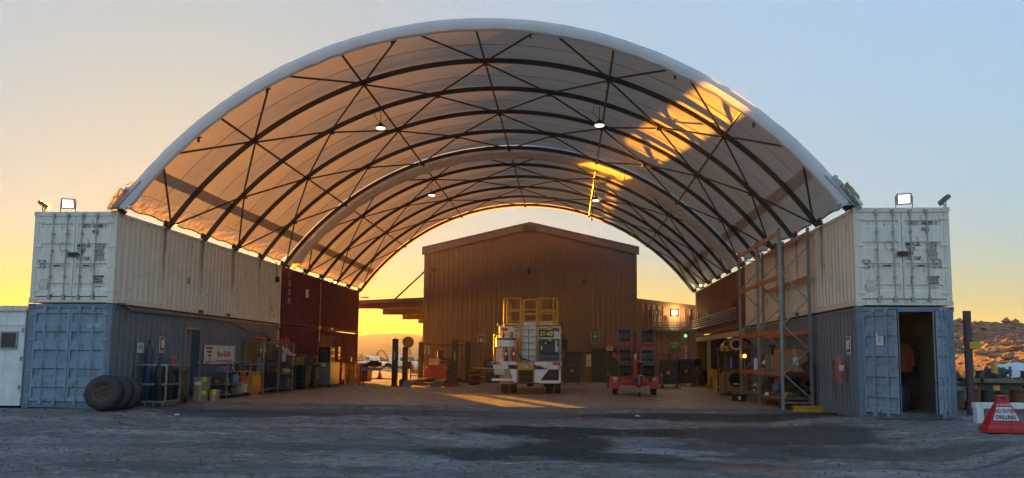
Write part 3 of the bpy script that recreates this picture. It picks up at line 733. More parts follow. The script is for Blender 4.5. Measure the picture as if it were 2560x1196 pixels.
# ---------------------------------------------------------------- the workshop hall
cladm = mat('brown_cladding', (.27, .15, .10), .55, 0, (.12, .075, .055), .35, .7, .5)
trimm = mat('brown_trim', (.22, .14, .10), .8, 0, (.14, .10, .08), .3, 1)
HY = 46.6; HX0, HXC, HX1, HX2 = -9.10, -2.41, 4.26, 7.75
def ztop(x): return (8.45+(x-HX0)/(HXC-HX0)*1.50) if x < HXC else (8.45+(HX1-x)/(HX1-HXC)*1.50)
hall = thing('workshop_hall', 'large brown clad workshop hall with low gable facing through the shelters', 'workshop', (HXC, HY, 0))
nP = 44
for i in range(nP):
    a = HX0+(HX1-HX0)*i/nP; b = HX0+(HX1-HX0)*(i+1)/nP; g = G(); w = b-a
    xs = [a, a+.03, a+.05, a+w/2-.02, a+w/2, b-.05, b-.03, b]; dy = [-.035, -.035, 0, 0, 0, 0, -.035, -.035]
    vs = [(x-HXC, d, .15) for x, d in zip(xs, dy)]+[(x-HXC, d, ztop(x)) for x, d in zip(xs, dy)]
    g.add(vs, [(k, k+1, 9+k, 8+k) for k in range(7)]); g.box(a-HXC, .01, .15, b-HXC, .06, min(ztop(a), ztop(b)))
    g.build('cladding_panel', cladm, hall)
for i in range(12):
    a = HX1+(HX2+.4-HX1)*i/12; b = HX1+(HX2+.4-HX1)*(i+1)/12; g = G(); w = b-a
    zt = lambda x: 5.16-.12*(x-HX1)
    xs = [a, a+.03, a+.05, b-.05, b-.03, b]; dy = [-.035, -.035, 0, 0, -.035, -.035]
    vs = [(x-HXC, d, .15) for x, d in zip(xs, dy)]+[(x-HXC, d, zt(x)-.1) for x, d in zip(xs, dy)]
    g.add(vs, [(k, k+1, 7+k, 6+k) for k in range(5)]); g.box(a-HXC, .01, .15, b-HXC, .06, zt(b)-.1); g.build('cladding_panel', cladm, hall)
# gable trim, roof slabs, side walls
for s, xa in ((-1, HX0-.14), (1, HX1+.14)):
    za = 8.45-.03; g = G(); x0 = 0; x1 = xa-HXC
    g.prism([(x0, 10.03), (x0, 9.62), (x1, za-.45), (x1, za+.02)], -.11, -.04, 'xz'); g.build('gable_trim', trimm, hall)
    g = G(); g.prism([(x0, 10.08), (x0, 10.0), (x1, za-.01), (x1, za+.07)], -.14, 34, 'xz'); g.build('roof', trimm, hall)
    g = G(); corr(g, (x1-s*.14, .06), 33.9, .1, 8.4, 'y', .03, s, .4); g.build('side_wall', cladm, hall)
G().box(-.42, -.20, 9.48, .42, -.11, 9.86).build('ridge_vent', dsteel, hall)
for x in (HX0+.28, HX1-.12): G().box(x-HXC-.05, -.09, .1, x-HXC+.05, -.036, 8.0 if x < 0 else 8.0).build('downpipe', trimm, hall)
G().prism([(HX1-HXC, 5.26), (HX1-HXC, 5.00), (HX2+.6-HXC, 4.52), (HX2+.6-HXC, 4.78)], -.12, 24, 'xz').build('lower_roof', trimm, hall)
G().box(HX2+.5-HXC, .06, 0, HX2+.6-HXC, 24, 4.5).build('side_wall', cladm, hall)
G().box(HX0-HXC, -.02, 0, HX2+.4-HXC, .1, .16).build('plinth', concrete_m, hall)
G().box(HX0-.9-HXC+1.4, -.07, 6.9, HX0-.6-HXC+1.4, -.036, 7.15).build('wall_vent', dsteel, hall)
G().box(3.3, -.10, 6.2, 3.5, -.036, 6.4).build('wall_vent', dsteel, hall)
# awning on the left of the hall
aw = thing('side_awning', 'long brown flat awning on rafters along the left side of the hall', 'awning', (HX0, HY, 0))
aw_m = trimm
for i in range(9):
    g = G(); a = 33*i/9; b = 33*(i+1)/9
    g.prism([(-4.5, 5.00), (-4.5, 5.04), (-.02, 5.26), (-.02, 5.22)], a, b-.02, 'xz'); g.build('roof_sheet', aw_m, aw)
G().prism([(-4.55, 4.84), (-4.55, 5.07), (-.05, 5.29), (-.05, 5.06)], -.06, -.01, 'xz').build('fascia', aw_m, aw)
for i, y in enumerate((.3, 6.8, 13.3, 19.8, 26.3, 32.5)):
    g = G(); g.prism([(-4.3, 4.60), (-4.3, 5.0), (-.12, 5.2), (-.12, 4.62)], y, y+.16, 'xz'); g.box(-4.3, y-.09, 4.60, -.12, y+.25, 4.64); g.build('rafter', aw_m, aw)
for x in (-3.9, -2.6, -1.4, -.5):
    zz = 5.22+.049*x-.12; G().box(x-.04, .2, zz-.06, x+.04, 33, zz+.06).build('purlin', aw_m, aw)
G().cyl((-1.9, .3, 5.2), (-.05, .3, 6.95), .055, 8).build('stay', aw_m, aw)

# ---------------------------------------------------------------- lamps
def flood(label, loc, rz, tilt, lit, group='floodlights standing on the container roofs'):
    r = thing('floodlight', label, 'floodlight', loc, rz, group)
    g = G(); g.tube([(-.2, 0, .34), (-.2, 0, .0), (.2, 0, 0), (.2, 0, .34)], .016, 5); g.build('bracket', steel, r)
    g = G(); g.box(-.18, -.04, -.15, .18, .05, .15)
    for k in range(6): g.box(-.16, .05, -.14+.05*k, .16, .085, -.125+.05*k)
    h = g.build('housing', galv if lit else steel, r, bevel=.008); h.location = (0, 0, .26); h.rotation_euler.x = tilt
    f = G().box(-.14, -.048, -.11, .14, -.041, .11).build('lens', led if lit else glass, h)
    return r
flood('unlit floodlight at the left end of the left container roof, turned away', (-15.22, 20.5, 5.54), math.radians(-60), math.radians(60), False)
flood('glowing square floodlight standing on the cream container of the left stack', (-14.34, 20.3, 5.54), math.radians(12), math.radians(12), True)
flood('glowing square floodlight standing on the cream container of the right stack', (8.93, 20.3, 5.54), math.radians(-14), math.radians(12), True)
flood('unlit floodlight at the right end of the right container roof, turned away', (10.08, 20.5, 5.54), math.radians(70), math.radians(50), False)
def bay(label, x, y, z0, z1):
    r = thing('bay_lamp', label, 'hanging lamp', (x, y, z1), 0, 'round bay lamps hanging from the trusses')
    G().cyl((0, 0, .14), (0, 0, z0-z1), .014, 6).build('suspension_rod', black, r)
    G().tube([(0.02, 0, .16), (-.12, 0, .28), (-.22, 0, .42), (-.2, 0, .62), (-.05, 0, z0-z1-.05)], .011, 5).build('cable', black, r)
    G().lathe([(.05, .16), (.08, .14), (.09, .07), (.165, .05), (.19, .0), (.185, -.02), (.17, -.02)], 24).build('housing', dsteel, r, smooth=True)
    G().lathe([(.001, -.05), (.15, -.045), (.165, -.018), (.001, -.018)], 24).build('lens', ledw, r, smooth=True)
bay('lit round bay lamp on the left below the front shelter', -6.5, 24.96, 10.0, 9.42)
bay('lit round bay lamp on the right below the front shelter', 1.05, 24.96, 10.05, 9.42)
bay('lit round bay lamp on the left below the rear shelter', -6.55, 35.08, 10.0, 9.3)
bay('lit round bay lamp on a long pole beside the orange sunlight patch', 1.3, 35.08, 10.0, 9.0)
g = G(); pr = thing('drop_pole', 'long thin pole hanging from the rear shelter beside the sunlit patch', 'pole', (1.12, 35.3, 8.1)); G().cyl((0, 0, 0), (.1, 0, 1.9), .016, 6).build('pole_tube', black, pr); G().bc((0, 0, 0), (.07, .07, .1)).build('end_cap', steel, pr)
r = thing('spot_lamp', 'small lit spot lamp clipped to the top of the left red container', 'lamp', (-12.5, 39.3, 5.40)); g = G(); g.lathe([(.05, -.14), (.10, 0), (.11, .03)], 14, axis='Y'); g.build('reflector', dsteel, r); G().lathe([(.001, -.152), (.08, -.15)], 14, axis='Y').build('lens', led, r); r.rotation_euler = (-.5, 0, .35)
r = thing('spot_lamp', 'small lit spot lamp clipped to the top of the right red container', 'lamp', (7.2, 41.0, 5.45)); g = G(); g.lathe([(.05, -.14), (.10, 0), (.11, .03)], 14, axis='Y'); g.build('reflector', dsteel, r); G().lathe([(.001, -.152), (.08, -.15)], 14, axis='Y').build('lens', warm, r); r.rotation_euler = (-.4, 0, -.3)
r = thing('wall_lamp', 'square warm lamp glowing on the low right wing of the hall', 'wall lamp', (6.53, HY-.04, 4.39)); G().box(-.2, -.10, -.16, .2, 0, .17).build('housing', dsteel, r, bevel=.01); G().box(-.16, -.13, -.13, .16, -.101, .13).build('lens', warm, r)
pl = bpy.data.lights.new('wall_lamp_light', 'POINT'); pl.energy = 16; pl.color = (1, .62, .22); pl.shadow_soft_size = .1
po = bpy.data.objects.new('wall_lamp_light', pl); COL.objects.link(po); po.location = (6.53, HY-.38, 4.39)
r = thing('beacon_lamp', 'small green beacon lamp on a stalk on the hall wing', 'beacon', (7.19, HY-.05, 2.75)); G().cyl((0, -.1, 0), (0, -.1, .14), .03, 8).build('stalk', steel, r); G().lathe([(.001, .3), (.07, .28), (.09, .2), (.09, .14)], 14, c=(0, -.1, 0)).build('lens', beacg, r, smooth=True); G().cyl((0, -.1, -1.7), (0, -.1, -.5), .045, 8).build('lower_tube', silver, r); G().lathe([(.02, -.4), (.12, -.44), (.12, -.5)], 12, c=(0, -.1, 0)).build('cap', tan, r)

# ---------------------------------------------------------------- signs and boxes on the hall
def wallsign(label, x, z, w, h, m, cat='sign', y=HY-.05, name='wall_sign', frame=None, rz=0, t=.012):
    r = thing(name, label, cat, (x, y, z), rz); G().box(0, -t, 0, w, 0, h).build('panel', m, r)
    if frame:
        g = G(); e = .02
        for b in ((-e, -e, 0, h+e), (w, -e, w+e, h+e), (0, -e, w, 0), (0, h, w, h+e)): g.box(b[0], -t-.004, b[1], b[2], .002, b[3])
        g.build('frame', frame, r)
    return r
r = wallsign('green first aid sign with white cross on the brown hall', 1.46, 2.49, .44, .62, sgreen, frame=paper)
g = G(); g.box(.18, -.018, .26, .26, -.0125, .56).box(.08, -.018, .37, .18, -.0125, .45).box(.26, -.018, .37, .36, -.0125, .45); g.build('white_cross', inkw, r)
text('FIRST', .09, inkw, r, (.22, -.0135, .14), ax='CENTER'); text('AID', .09, inkw, r, (.22, -.0135, .04), ax='CENTER')
r = wallsign('green assembly notice on the low wing of the hall', 6.22, 2.13, .62, .52, sgreen)
for i in range(3): G().box(.08+.17*i, -.017, .3, .19+.17*i, -.0125, .42).build('pictogram', mat('pale_green_%d' % i, (.2, .5, .3), .6, bump=0), r)
text('EMERGENCY', .075, inkw, r, (.31, -.0135, .17), ax='CENTER', sx=.85); text('SHOWER', .075, inkw, r, (.31, -.0135, .07), ax='CENTER', sx=.85)
r = wallsign('white notice with small print at the left corner of the hall', -8.98, 1.72, .34, .32, paper); text('DANGER', .07, inkr, r, (.17, -.0135, .22), ax='CENTER'); text('KEEP CLEAR\nOF HOIST', .05, ink, r, (.17, -.0135, .13), ax='CENTER')
r = wallsign('pale triangular warning notice above the small print notice', -8.95, 2.06, .27, .20, paper); G().prism([(.06, .03), (.2, .03), (.13, .17)], -.018, -.0125, 'xz').build('triangle', inkr, r)
r = wallsign('wide white safety notice right of the hall corner', -8.66, 1.06, .62, .38, paper)
for k in range(4): G().box(.05, -.016, .30-.07*k, .40-.05*(k % 2), -.0125, .318-.07*k).build('print_line', ink, r)
G().lathe([(.001, -.016), (.04, -.016), (.04, -.0125)], 10, c=(.52, 0, .26), axis='Y').build('round_mark', ink, r)
for i, x in enumerate((-7.3, -6.95, -6.55)):
    r = thing('wall_socket', ['small dark power socket left of the pale one on the hall', 'small pale square switch between two dark sockets', 'small dark power socket right of the pale switch'][i], 'socket', (x, HY-.04, 1.42)); G().box(-.07, -.06, -.08, .07, 0, .08).build('body', paper if i == 1 else dsteel, r, bevel=.006); G().box(-.03, -.065, -.03, .03, -.06, .03).build('face', steel, r)
r = thing('meter_box', 'framed wall box with round white face on the hall, left of the truck', 'meter box', (-5.60, HY-.04, 2.27)); G().box(0, -.12, 0, .44, 0, .68).build('box', tan, r); G().box(.05, -.125, .05, .39, -.121, .62).build('window', glass, r); G().lathe([(.001, -.135), (.12, -.135), (.12, -.126)], 18, c=(.22, 0, .34), axis='Y').build('dial', paper, r)
g = G()
for b in ((-.02, -.02, 0, .7), (.44, -.02, .46, .7), (0, -.02, .44, 0), (0, .68, .44, .7)): g.box(b[0], -.14, b[1], b[2], -.0, b[3])
g.build('frame', cream, r)
r = thing('wall_camera', 'black lamp head on a stained bracket high on the hall gable', 'lamp', (-2.43, HY-.04, 6.9)); G().cyl((0, 0, .2), (0, -.3, .26), .03, 6).build('arm', black, r); G().lathe([(.03, .22), (.10, .12), (.14, -.05), (.10, -.1)], 12, c=(0, -.3, 0)).build('head', black, r, smooth=True)
r = thing('antenna', 'thin whip antenna with small cross on the hall wall above the truck', 'antenna', (-1.6, HY-.12, 2.2)); G().cyl((0, 0, 0), (0, 0, 4.7), .012, 5).build('mast', silver, r); G().cyl((-.13, 0, 4.55), (.13, 0, 4.62), .012, 5).build('crossbar', silver, r)
r = thing('conduit', 'thin grey power conduit running along the left half of the hall wall', 'conduit', (-8.8, HY-.06, 2.3)); G().tube([(-.0, 0, -.45), (0, 0, -.05), (.1, 0, .02), (.9, 0, -.05), (1.8, 0, -.06), (2.7, 0, .02), (3.9, 0, 0)], .025, 5).build('pipe', dsteel, r)
r = thing('conduit', 'black power conduit behind the red light trailer on the hall wall', 'conduit', (.55, HY-.06, 1.9)); G().tube([(-.3, 0, -1.7), (-.25, 0, -.7), (.1, 0, -.06), (.5, 0, 0), (3.2, 0, .08), (5.4, 0, -.05), (5.7, 0, -.1), (5.72, 0, -1.5)], .03, 5).build('pipe', black, r)
r = thing('hose_coil', 'coiled grey hose hanging on the hall wall beside the blue cooler', 'hose', (.62, HY-.12, .9)); 
for k in range(3): G().tube([(.13*math.cos(t)+.02*k, -.03*k, .35*math.sin(t)) for t in [i*PI/10 for i in range(20)]], .02, 5, True).build('hose_loop', steel, r)
r = thing('switch_box', 'pale electrical box left of the dark green shutter', 'switch box', (1.32, HY-.04, 1.35)); G().box(-.2, -.16, -.3, .1, 0, .42).build('enclosure', cream, r, bevel=.01); G().box(-.06, -.175, .0, -.02, -.161, .1).build('switch', black, r)
r = thing('dark_shutter', 'dark green door panel in the hall behind the red light trailer', 'door', (2.45, HY-.05, .1)); 
for k in range(2): G().box(-.93+.94*k, -.03, 0, -.01+.94*k, 0, 2.0).build('door_leaf', dgreen, r)
g = G().box(-1.0, -.06, 0, -.94, .02, 2.07).box(.94, -.06, 0, 1.0, .02, 2.07).box(-1.0, -.06, 2.01, 1.0, .02, 2.07); g.build('door_frame', dsteel, r)
r = wallsign('white notice with red heading above the dark green door', 2.35, 2.03, .42, .34, paper, y=HY-.12); G().box(.02, -.016, .25, .4, -.0125, .32).build('red_band', inkr, r); text('AUTHORISED\nPERSONNEL\nONLY', .07, ink, r, (.21, -.0135, .17), ax='CENTER', sx=.8)
# pipe runs on the wing and on the red container
r = thing('pipe_run', 'six dark pipes running along the low hall wing under the lamp', 'pipes', (5.2, HY-.12, 3.3))
for k in range(6): G().cyl((0, -.03, .1*k), (2.35, -.03, .1*k), .026, 6).build('pipe', steel, r)
for x in (.85, 2.1): G().box(x, .0, -.5, x+.05, .07, .95).build('support_rail', dsteel, r)
r = thing('pipe_run', 'five pale pipes running along the side of the faded red container', 'pipes', (XR-.16, 33.2, 3.30))
for k in range(5): G().cyl((0, 0, .12*k), (0, 11.6, .12*k), .03, 6).build('pipe', galv, r)
for y in (.9, 3.9, 6.9, 9.9): G().box(.03, y, -.2, .09, y+.06, .85).build('support_rail', dsteel, r)
r = thing('pipe_rack', 'dark slotted tool rack hanging on the hall wing left of the lamp', 'tool rack', (5.35, HY-.06, 3.7)); G().box(-.2, -.04, .5, .45, 0, .82).build('back_plate', dsteel, r)
for k in range(6): G().cyl((-.15+.1*k, -.08, .78), (-.2+.1*k, -.08, -.15+.12*k), .025, 6).build('hanging_pipe', black if k % 2 else steel, r)

# ---------------------------------------------------------------- service truck
T = thing('service_truck', 'white service truck ST-03 seen from behind with yellow handrails and ladder', 'truck', (-1.73, 31.0, 0))
def pt(g, name, m, **k): return g.build(name, m, T, **k)
def tyre(par, x, y, r, w, name='wheel', rimm=white):
    t = G().lathe([(r*.55, -w/2), (r*.9, -w/2), (r, -w*.36), (r, -w*.1), (r*.985, -w*.09), (r*.985, w*.09), (r, w*.1), (r, w*.36), (r*.9, w/2), (r*.55, w/2)], 28, axis='X', cap=False).build('tyre', rubber, par, smooth=True)
    t.location = (x, y, r); g = G()
    for k in range(28):
        a = 2*PI*k/28; g.bc((w*.26*(1 if k % 2 else -1), r*1.0*math.cos(a), r*math.sin(a)), (w*.3, .04, .04))
    g.build('tread', rubber, t); G().lathe([(.001, -w*.28), (r*.2, -w*.3), (r*.3, -w*.2), (r*.5, -w*.2), (r*.57, -w*.45), (r*.57, w*.45)], 20, axis='X').build('rim', rimm, t, smooth=True)
    return t
for x in (-.98, -.62, .98, 1.28): tyre(T, x if x != .98 else .95, 1.5, .5, .28)
for x in (-1.05, 1.15): tyre(T, x, 6.4, .5, .28)
pt(G().box(-1.22, 1.0, 1.28, 1.42, 5.0, 2.88), 'tank_body', white, bevel=.04)
pt(G().box(-.45, .3, .62, -.3, 7.6, .88).box(.3, .3, .62, .45, 7.6, .88), 'chassis_rail', dsteel)
pt(G().cyl((-1.2, 1.5, .5), (1.3, 1.5, .5), .09, 10).lathe([(.08, -.2), (.24, -.1), (.24, .1), (.08, .2)], 16, c=(.1, 1.5, .52), axis='X'), 'rear_axle', junk)
pt(G().box(-1.15, 5.3, 1.0, 1.3, 7.4, 2.75), 'cab', white, bevel=.08)
pt(G().box(-1.0, 5.28, 1.9, 1.15, 5.30, 2.55), 'cab_rear_window', glass)
pt(G().box(-1.20, 1.02, .55, -.36, 2.0, .62), 'mudguard', black); pt(G().box(-1.36, 1.03, .55, -.40, 1.06, 1.0).box(.70, 1.03, .3, 1.42, 1.06, .95), 'mudflap', rubber)
# rear deck, two side brackets, beam ends
pt(G().box(-1.42, 0, 1.22, -.36, 1.0, 1.36), 'rear_deck', white, bevel=.01)
pt(G().box(.36, 0, 1.22, 1.47, 1.0, 1.36), 'rear_deck', white, bevel=.01)
pt(G().box(-1.36, .02, 1.05, -.37, .06, 1.22).prism([(-.75, 1.22), (-.37, 1.22), (-.37, .5), (-.5, .5)], .02, .06), 'rear_gusset', white)
pt(G().box(.36, .02, 1.05, 1.42, .06, 1.22).prism([(.36, 1.22), (.95, 1.05), (.62, .62), (.55, .5), (.36, .5)], .02, .06).box(1.36, .02, .5, 1.44, .06, 1.22), 'rear_gusset', white)
pt(G().box(-1.4, -.02, .56, -.40, .12, .66).box(.56, -.02, .48, 1.40, .12, .60), 'bumper_bar', white, bevel=.008)
pt(G().box(-1.32, .08, .82, -.9, .12, 1.20), 'number_plate', silver)
pt(G().lathe([(.34, 0), (.35, .05), (.35, .75)], 20, c=(-.78, .5, .42)), 'lower_tank', mat('peach_tank', (.55, .34, .22), .5, 0, (.3, .2, .14), .3, 4), smooth=True)
pt(G().box(.64, .3, .62, 1.35, .9, 1.2), 'battery_box', black)
for x0, x1 in ((-1.38, -1.08), (1.10, 1.42)):
    h = G().box(x0, -.03, 1.235, x1, 0, 1.345); h = pt(h, 'tail_light_housing', steel)
    G().box(x0+.02, -.04, 1.25, x0+.15, -.031, 1.33).build('lens', glass_lens, h); G().box(x0+.16, -.04, 1.25, x1-.02, -.031, 1.33).build('lens', amber if x0 < 0 else glass_lens, h)
for x0, x1 in ((-1.12, -.85), (1.06, 1.36)):
    h = pt(G().box(x0, .9, 2.66, x1, .99, 2.78), 'top_marker_light', dred)
text('EDI', .15, ink, T, (-.73, .012, 1.07), bold=.004); text('EDI', .15, ink, T, (.5, .012, 1.07), bold=.004)
# centre steps
pt(G().box(-.35, .05, 1.02, .33, .2, 1.30), 'step_header', tyel)
pt(G().box(-.10, .03, 1.10, .08, .049, 1.22), 'step_plate', paper)
text('EDI', .08, ink, T, (-.08, .02, 1.13))
for z in (.98, .74, .50): pt(G().box(-.32, -.05, z-.02, .30, .22, z+.02), 'step', rustm)
for x in (-.34, .30): pt(G().box(x, -.06, .48, x+.035, .2, 1.02), 'step_stringer', tyel)
pt(G().box(-.33, .23, .5, .31, .26, 1.02), 'step_back', black); pt(G().tube([(-.12, .0, .48), (-.12, 0, .38), (.08, 0, .38), (.08, 0, .48)], .018, 5), 'tow_hook', steel)
# ladder
for x in (-.24, .40): pt(G().tube([(x, .70, 1.36), (x, .70, 3.75)], .035, 8), 'ladder_rail', yellow)
pt(G().tube([(-.34, .70, 1.75), (-.30, .7, 1.85), (-.28, .7, 3.95)], .03, 8), 'handrail', yellow)
for k in range(5): pt(G().box(-.21, .68, 1.62+.275*k, .37, .86, 1.65+.275*k), 'ladder_rung', silver)
pt(G().box(-.21, .86, 1.4, .37, .88, 2.9), 'ladder_back', white); pt(G().cyl((.07, .84, 1.4), (.07, .84, 2.85), .014, 5), 'cable', black)
for k in range(2): pt(G().tube([(-.44, .95, 2.3-.1*k), (-.4, .6, 1.75), (-.2, .5, 1.5-.04*k), (.15, .6, 1.4)], .02, 5), 'hose', black)
pt(G().tube([(-.65, .97, 2.83), (-.4, .97, 2.8), (-.3, .97, 2.76)], .014, 5), 'cable', black); pt(G().tube([(.45, .97, 2.8), (.7, .97, 2.74), (.9, .97, 2.8), (1.3, .97, 2.78)], .014, 5), 'cable', black)
# left basket with tank and extinguishers
for x in (-1.33, -1.28, -.46, -.40):
    pt(G().cyl((x, .05 if x in (-1.33, -.40) else .8, 1.36), (x, .05 if x in (-1.33, -.40) else .8, 2.50), .028, 8), 'basket_post', yellow)
for z in (1.95, 2.48):
    pt(G().tube([(-1.33, .05, z), (-.40, .05, z)], .025, 6), 'basket_rail', yellow); pt(G().cyl((-1.33, .05, z), (-1.33, .9, z), .025, 6), 'basket_rail', yellow)
pt(G().lathe([(.40, 0), (.42, .04), (.42, .92), (.40, .98), (.001, 1.0)], 28, c=(-.88, .5, 1.37)), 'tank', white, smooth=True)
pt(G().lathe([(.425, .88), (.435, .90), (.435, .94), (.425, .96)], 28, c=(-.88, .5, 1.37)), 'tank_band', steel)
pt(G().lathe([(.06, 0), (.06, .12), (.03, .2), (.03, .3)], 10, c=(-1.0, .5, 2.36)), 'tank_cap', rustm, smooth=True)
pt(G().box(-.72, .5, 2.36, -.58, .6, 2.6), 'valve', steel); text('18', .2, ink, T, (-.62, .985, 2.6))
for x in (-.82, -.50):
    e = pt(G().lathe([(.085, .0), (.09, .03), (.09, .40), (.05, .48), (.025, .50)], 14, c=(x, .0, 1.37)), 'fire_extinguisher', red, smooth=True)
    G().bc((x, 0, 1.9), (.05, .05, .07)).tube([(x, 0, 1.91), (x-.12, 0, 1.9), (x-.14, 0, 1.7), (x-.12, 0, 1.5)], .012, 5).build('nozzle', black, e)
    G().tube([(x+.095*math.cos(t), .095*math.sin(t), 1.57) for t in [i*PI/6 for i in range(12)]], .01, 4, True).build('strap', steel, e)
    G().box(x-.05, -.098, 1.62, x+.05, -.09, 1.74).build('label', paper, e)
# generator
gb = pt(G().box(.50, .35, 1.37, 1.38, 1.0, 2.32), 'generator', mat('generator_navy', (.035, .045, .07), .45), bevel=.02)
G().box(.68, .33, 2.06, 1.20, .348, 2.22).build('control_panel', black, gb); G().box(.76, .32, 2.10, .84, .329, 2.15).build('gauge', paper, gb)
G().box(.92, .33, 2.24, 1.05, .348, 2.29).build('badge', paper, gb)
for b in ((1.2, 1.98, 1.28, 2.24), (.6, 1.85, .66, 2.03), (1.2, 1.78, 1.32, 2.0)): G().box(b[0], .335, b[1], b[2], .348, b[3]).build('sticker', paper, gb)
for k in range(5): G().box(.6, .34, 1.64+.028*k, 1.3, .35, 1.652+.028*k).build('louvre', black, gb)
g = G()
for b in ((.5, 1.37, .54, 2.32), (1.34, 1.37, 1.38, 2.32), (.54, 1.37, 1.34, 1.41), (.54, 2.28, 1.34, 2.32), (.54, 1.56, 1.34, 1.6)): g.box(b[0], .325, b[1], b[2], .349, b[3])
g.build('door_frame', steel, gb)
pl_ = pt(G().box(.49, .97, 2.40, 1.13, .995, 2.72), 'number_board', black)
text('ST-03', .25, mat('bright_yellow_lettering', (.75, .85, .04), .5, bump=0), T, (.81, .965, 2.47), ax='CENTER', sx=.93, bold=.012)
pt(G().box(1.16, .98, 2.44, 1.36, .998, 2.70), 'small_plate', silver)
pt(G().cyl((-1.24, .95, 2.9), (-1.24, .95, 2.98), .05, 8), 'marker_post', steel)
pt(G().lathe([(.1, 0), (.1, .05), (.06, .12), (.001, .14)], 12, c=(-.93, 1.05, 2.88)), 'reversing_beacon', black, smooth=True)
pt(G().lathe([(.06, 0), (.06, .08), (.001, .1)], 10, c=(1.18, 1.1, 2.9)), 'amber_beacon', amber, smooth=True); pt(G().lathe([(.05, 0), (.05, .1), (.001, .13)], 10, c=(.28, 2.6, 2.95)), 'amber_beacon', glass_lens, smooth=True)
mi = pt(G().box(1.50, 6.0, 1.9, 1.72, 6.1, 2.45), 'mirror', black, bevel=.03); pt(G().tube([(1.3, 6.2, 2.6), (1.5, 6.1, 2.62), (1.6, 6.05, 2.45)], .018, 5), 'mirror_arm', black)
mi = pt(G().box(1.47, 1.2, 1.85, 1.66, 1.3, 2.33), 'mirror', black, bevel=.03); pt(G().tube([(1.42, 1.3, 2.48), (1.55, 1.28, 2.48), (1.6, 1.25, 2.35)], .02, 5).tube([(1.42, 1.3, 1.75), (1.5, 1.28, 1.76), (1.56, 1.25, 1.87)], .015, 5), 'mirror_arm', black)
# top deck and its railings
pt(G().box(-1.02, .85, 2.90, 1.32, 4.6, 2.98), 'top_deck', yellow); pt(G().box(-.24, .8, 2.92, .42, 1.3, 3.0), 'deck_lip', silver)
def rail(ps, name='guard_rail', r=.026): pt(G().tube(ps, r, 7), name, yellow)
zt, zm = 4.06, 3.50
for x in (-1.0, -.86, -.28, -.18, .44, .54, 1.10, 1.26): pt(G().cyl((x, .9, 2.98), (x, .9, zt-(.04 if abs(x) < .2 else 0)), .03, 8), 'guard_post', yellow)
for z in (zt, zm):
    rail([(-.98, .9, z), (-.28, .9, z)]); rail([(.54, .9, z), (1.24, .9, z)])
    for x in (-1.0, 1.27): rail([(x, .9, z), (x, 4.5, z)])
for y in (2.1, 3.3, 4.5):
    for x in (-1.0, 1.27): pt(G().cyl((x, y, 2.98), (x, y, zt), .028, 7), 'guard_post', yellow)
for z in (zt, zm): rail([(-1.0, 4.5, z-.25), (1.27, 4.5, z-.25)])
def loop(x0, x1, y, z0, z1, c=.12, name='gate'):
    ps = []
    for cx, cz, a0 in ((x1-c, z1-c, 0), (x0+c, z1-c, 90), (x0+c, z0+c, 180), (x1-c, z0+c, 270)):
        ps += [(cx+c*math.cos(math.radians(a0+t)), y, cz+c*math.sin(math.radians(a0+t))) for t in (0, 30, 60, 90)]
    pt(G().tube(ps, .024, 7, True), name, yellow)
loop(-.14, .38, .88, 3.04, 4.0); rail([(-.14, .88, 3.36), (.38, .88, 3.36)]); rail([(-.14, .88, 3.56), (.38, .88, 3.56)])
loop(-.5, 1.15, 4.0, 3.1, 3.6); pt(G().cyl((-.4, 3.0, 3.12), (1.1, 3.0, 3.12), .06, 10), 'boom_tube', cream)
# ---------------------------------------------------------------- lighting trailer
L = thing('lighting_trailer', 'red lighting tower trailer with six folded lamp heads right of the truck', 'trailer', (2.77, 30.9, 0))
def lt(g, name, m, **k): return g.build(name, m, L, **k)
for s in (-1, 1):
    t = tyre(L, s*.80, 1.0, .30, .21, rimm=dred)
    lt(G().prism([(.55, .28), (.55, .55), (.62, .78), (1.4, .78), (1.4, .55), (1.36, .55), (1.36, .72), (.68, .72), (.62, .55), (.60, .28)], s*.80-.17, s*.80+.17, 'yz'), 'mudguard', red)
    lt(G().box(s*.80-.17, .52, .28, s*.80+.17, .56, .50), 'mudguard_flap', red)
    lt(G().box(s*.80-.09, .50, .60, s*.80+.07, .53, .68), 'reflector', amber); lt(G().box(s*.80-.09, .50, .68, s*.80+.07, .53, .74), 'reflector', paper)
    st = lt(G().bc((s*1.10, .6, .58), (.08, .08, .56)), 'stabiliser', black); G().cyl((s*1.10, .6, .04), (s*1.10, .6, .34), .02, 8).build('inner_leg', galv, st); G().bc((s*1.10, .6, .87), (.09, .09, .04)).build('cap', silver, st)
    lt(G().bar((s*.95, .62, .6), (s*1.08, .62, .6), .05), 'outrigger', red)
lt(G().box(-.60, .5, .42, .60, 2.5, .56), 'chassis', red); lt(G().box(-.52, .75, .56, .52, 2.4, 1.35), 'engine_canopy', dred, bevel=.03)
lt(G().prism([(-.55, .50), (.55, .50), (.62, .80), (-.62, .80)], .52, .6), 'front_panel', red)
lt(G().prism([(-.75, 1.45), (.75, 1.45), (.55, 1.36), (-.55, 1.36)], .2, .9), 'mast_platform', red)
lt(G().box(-.10, .30, .45, .08, .48, 1.5), 'mast_foot', red); 
for x in (-.14, .02): lt(G().box(x, .5, 1.3, x+.10, .62, 2.5), 'mast_channel', dred)
lt(G().box(-.05, .45, 1.5, .03, .62, 2.62), 'mast_inner', black); lt(G().box(-.03, .42, 1.42, .06, .45, 1.72), 'tag_plate', silver)
for x0, x1 in ((-.85, -.14), (.14, .85)): lt(G().box(x0, .5, 2.03, x1, .58, 2.12), 'cross_arm', red)
lt(G().bar((-.5, .5, 1.45), (-.15, .5, 2.1), .05).bar((.5, .5, 1.45), (.12, .5, 1.9), .05), 'mast_stay', dred)
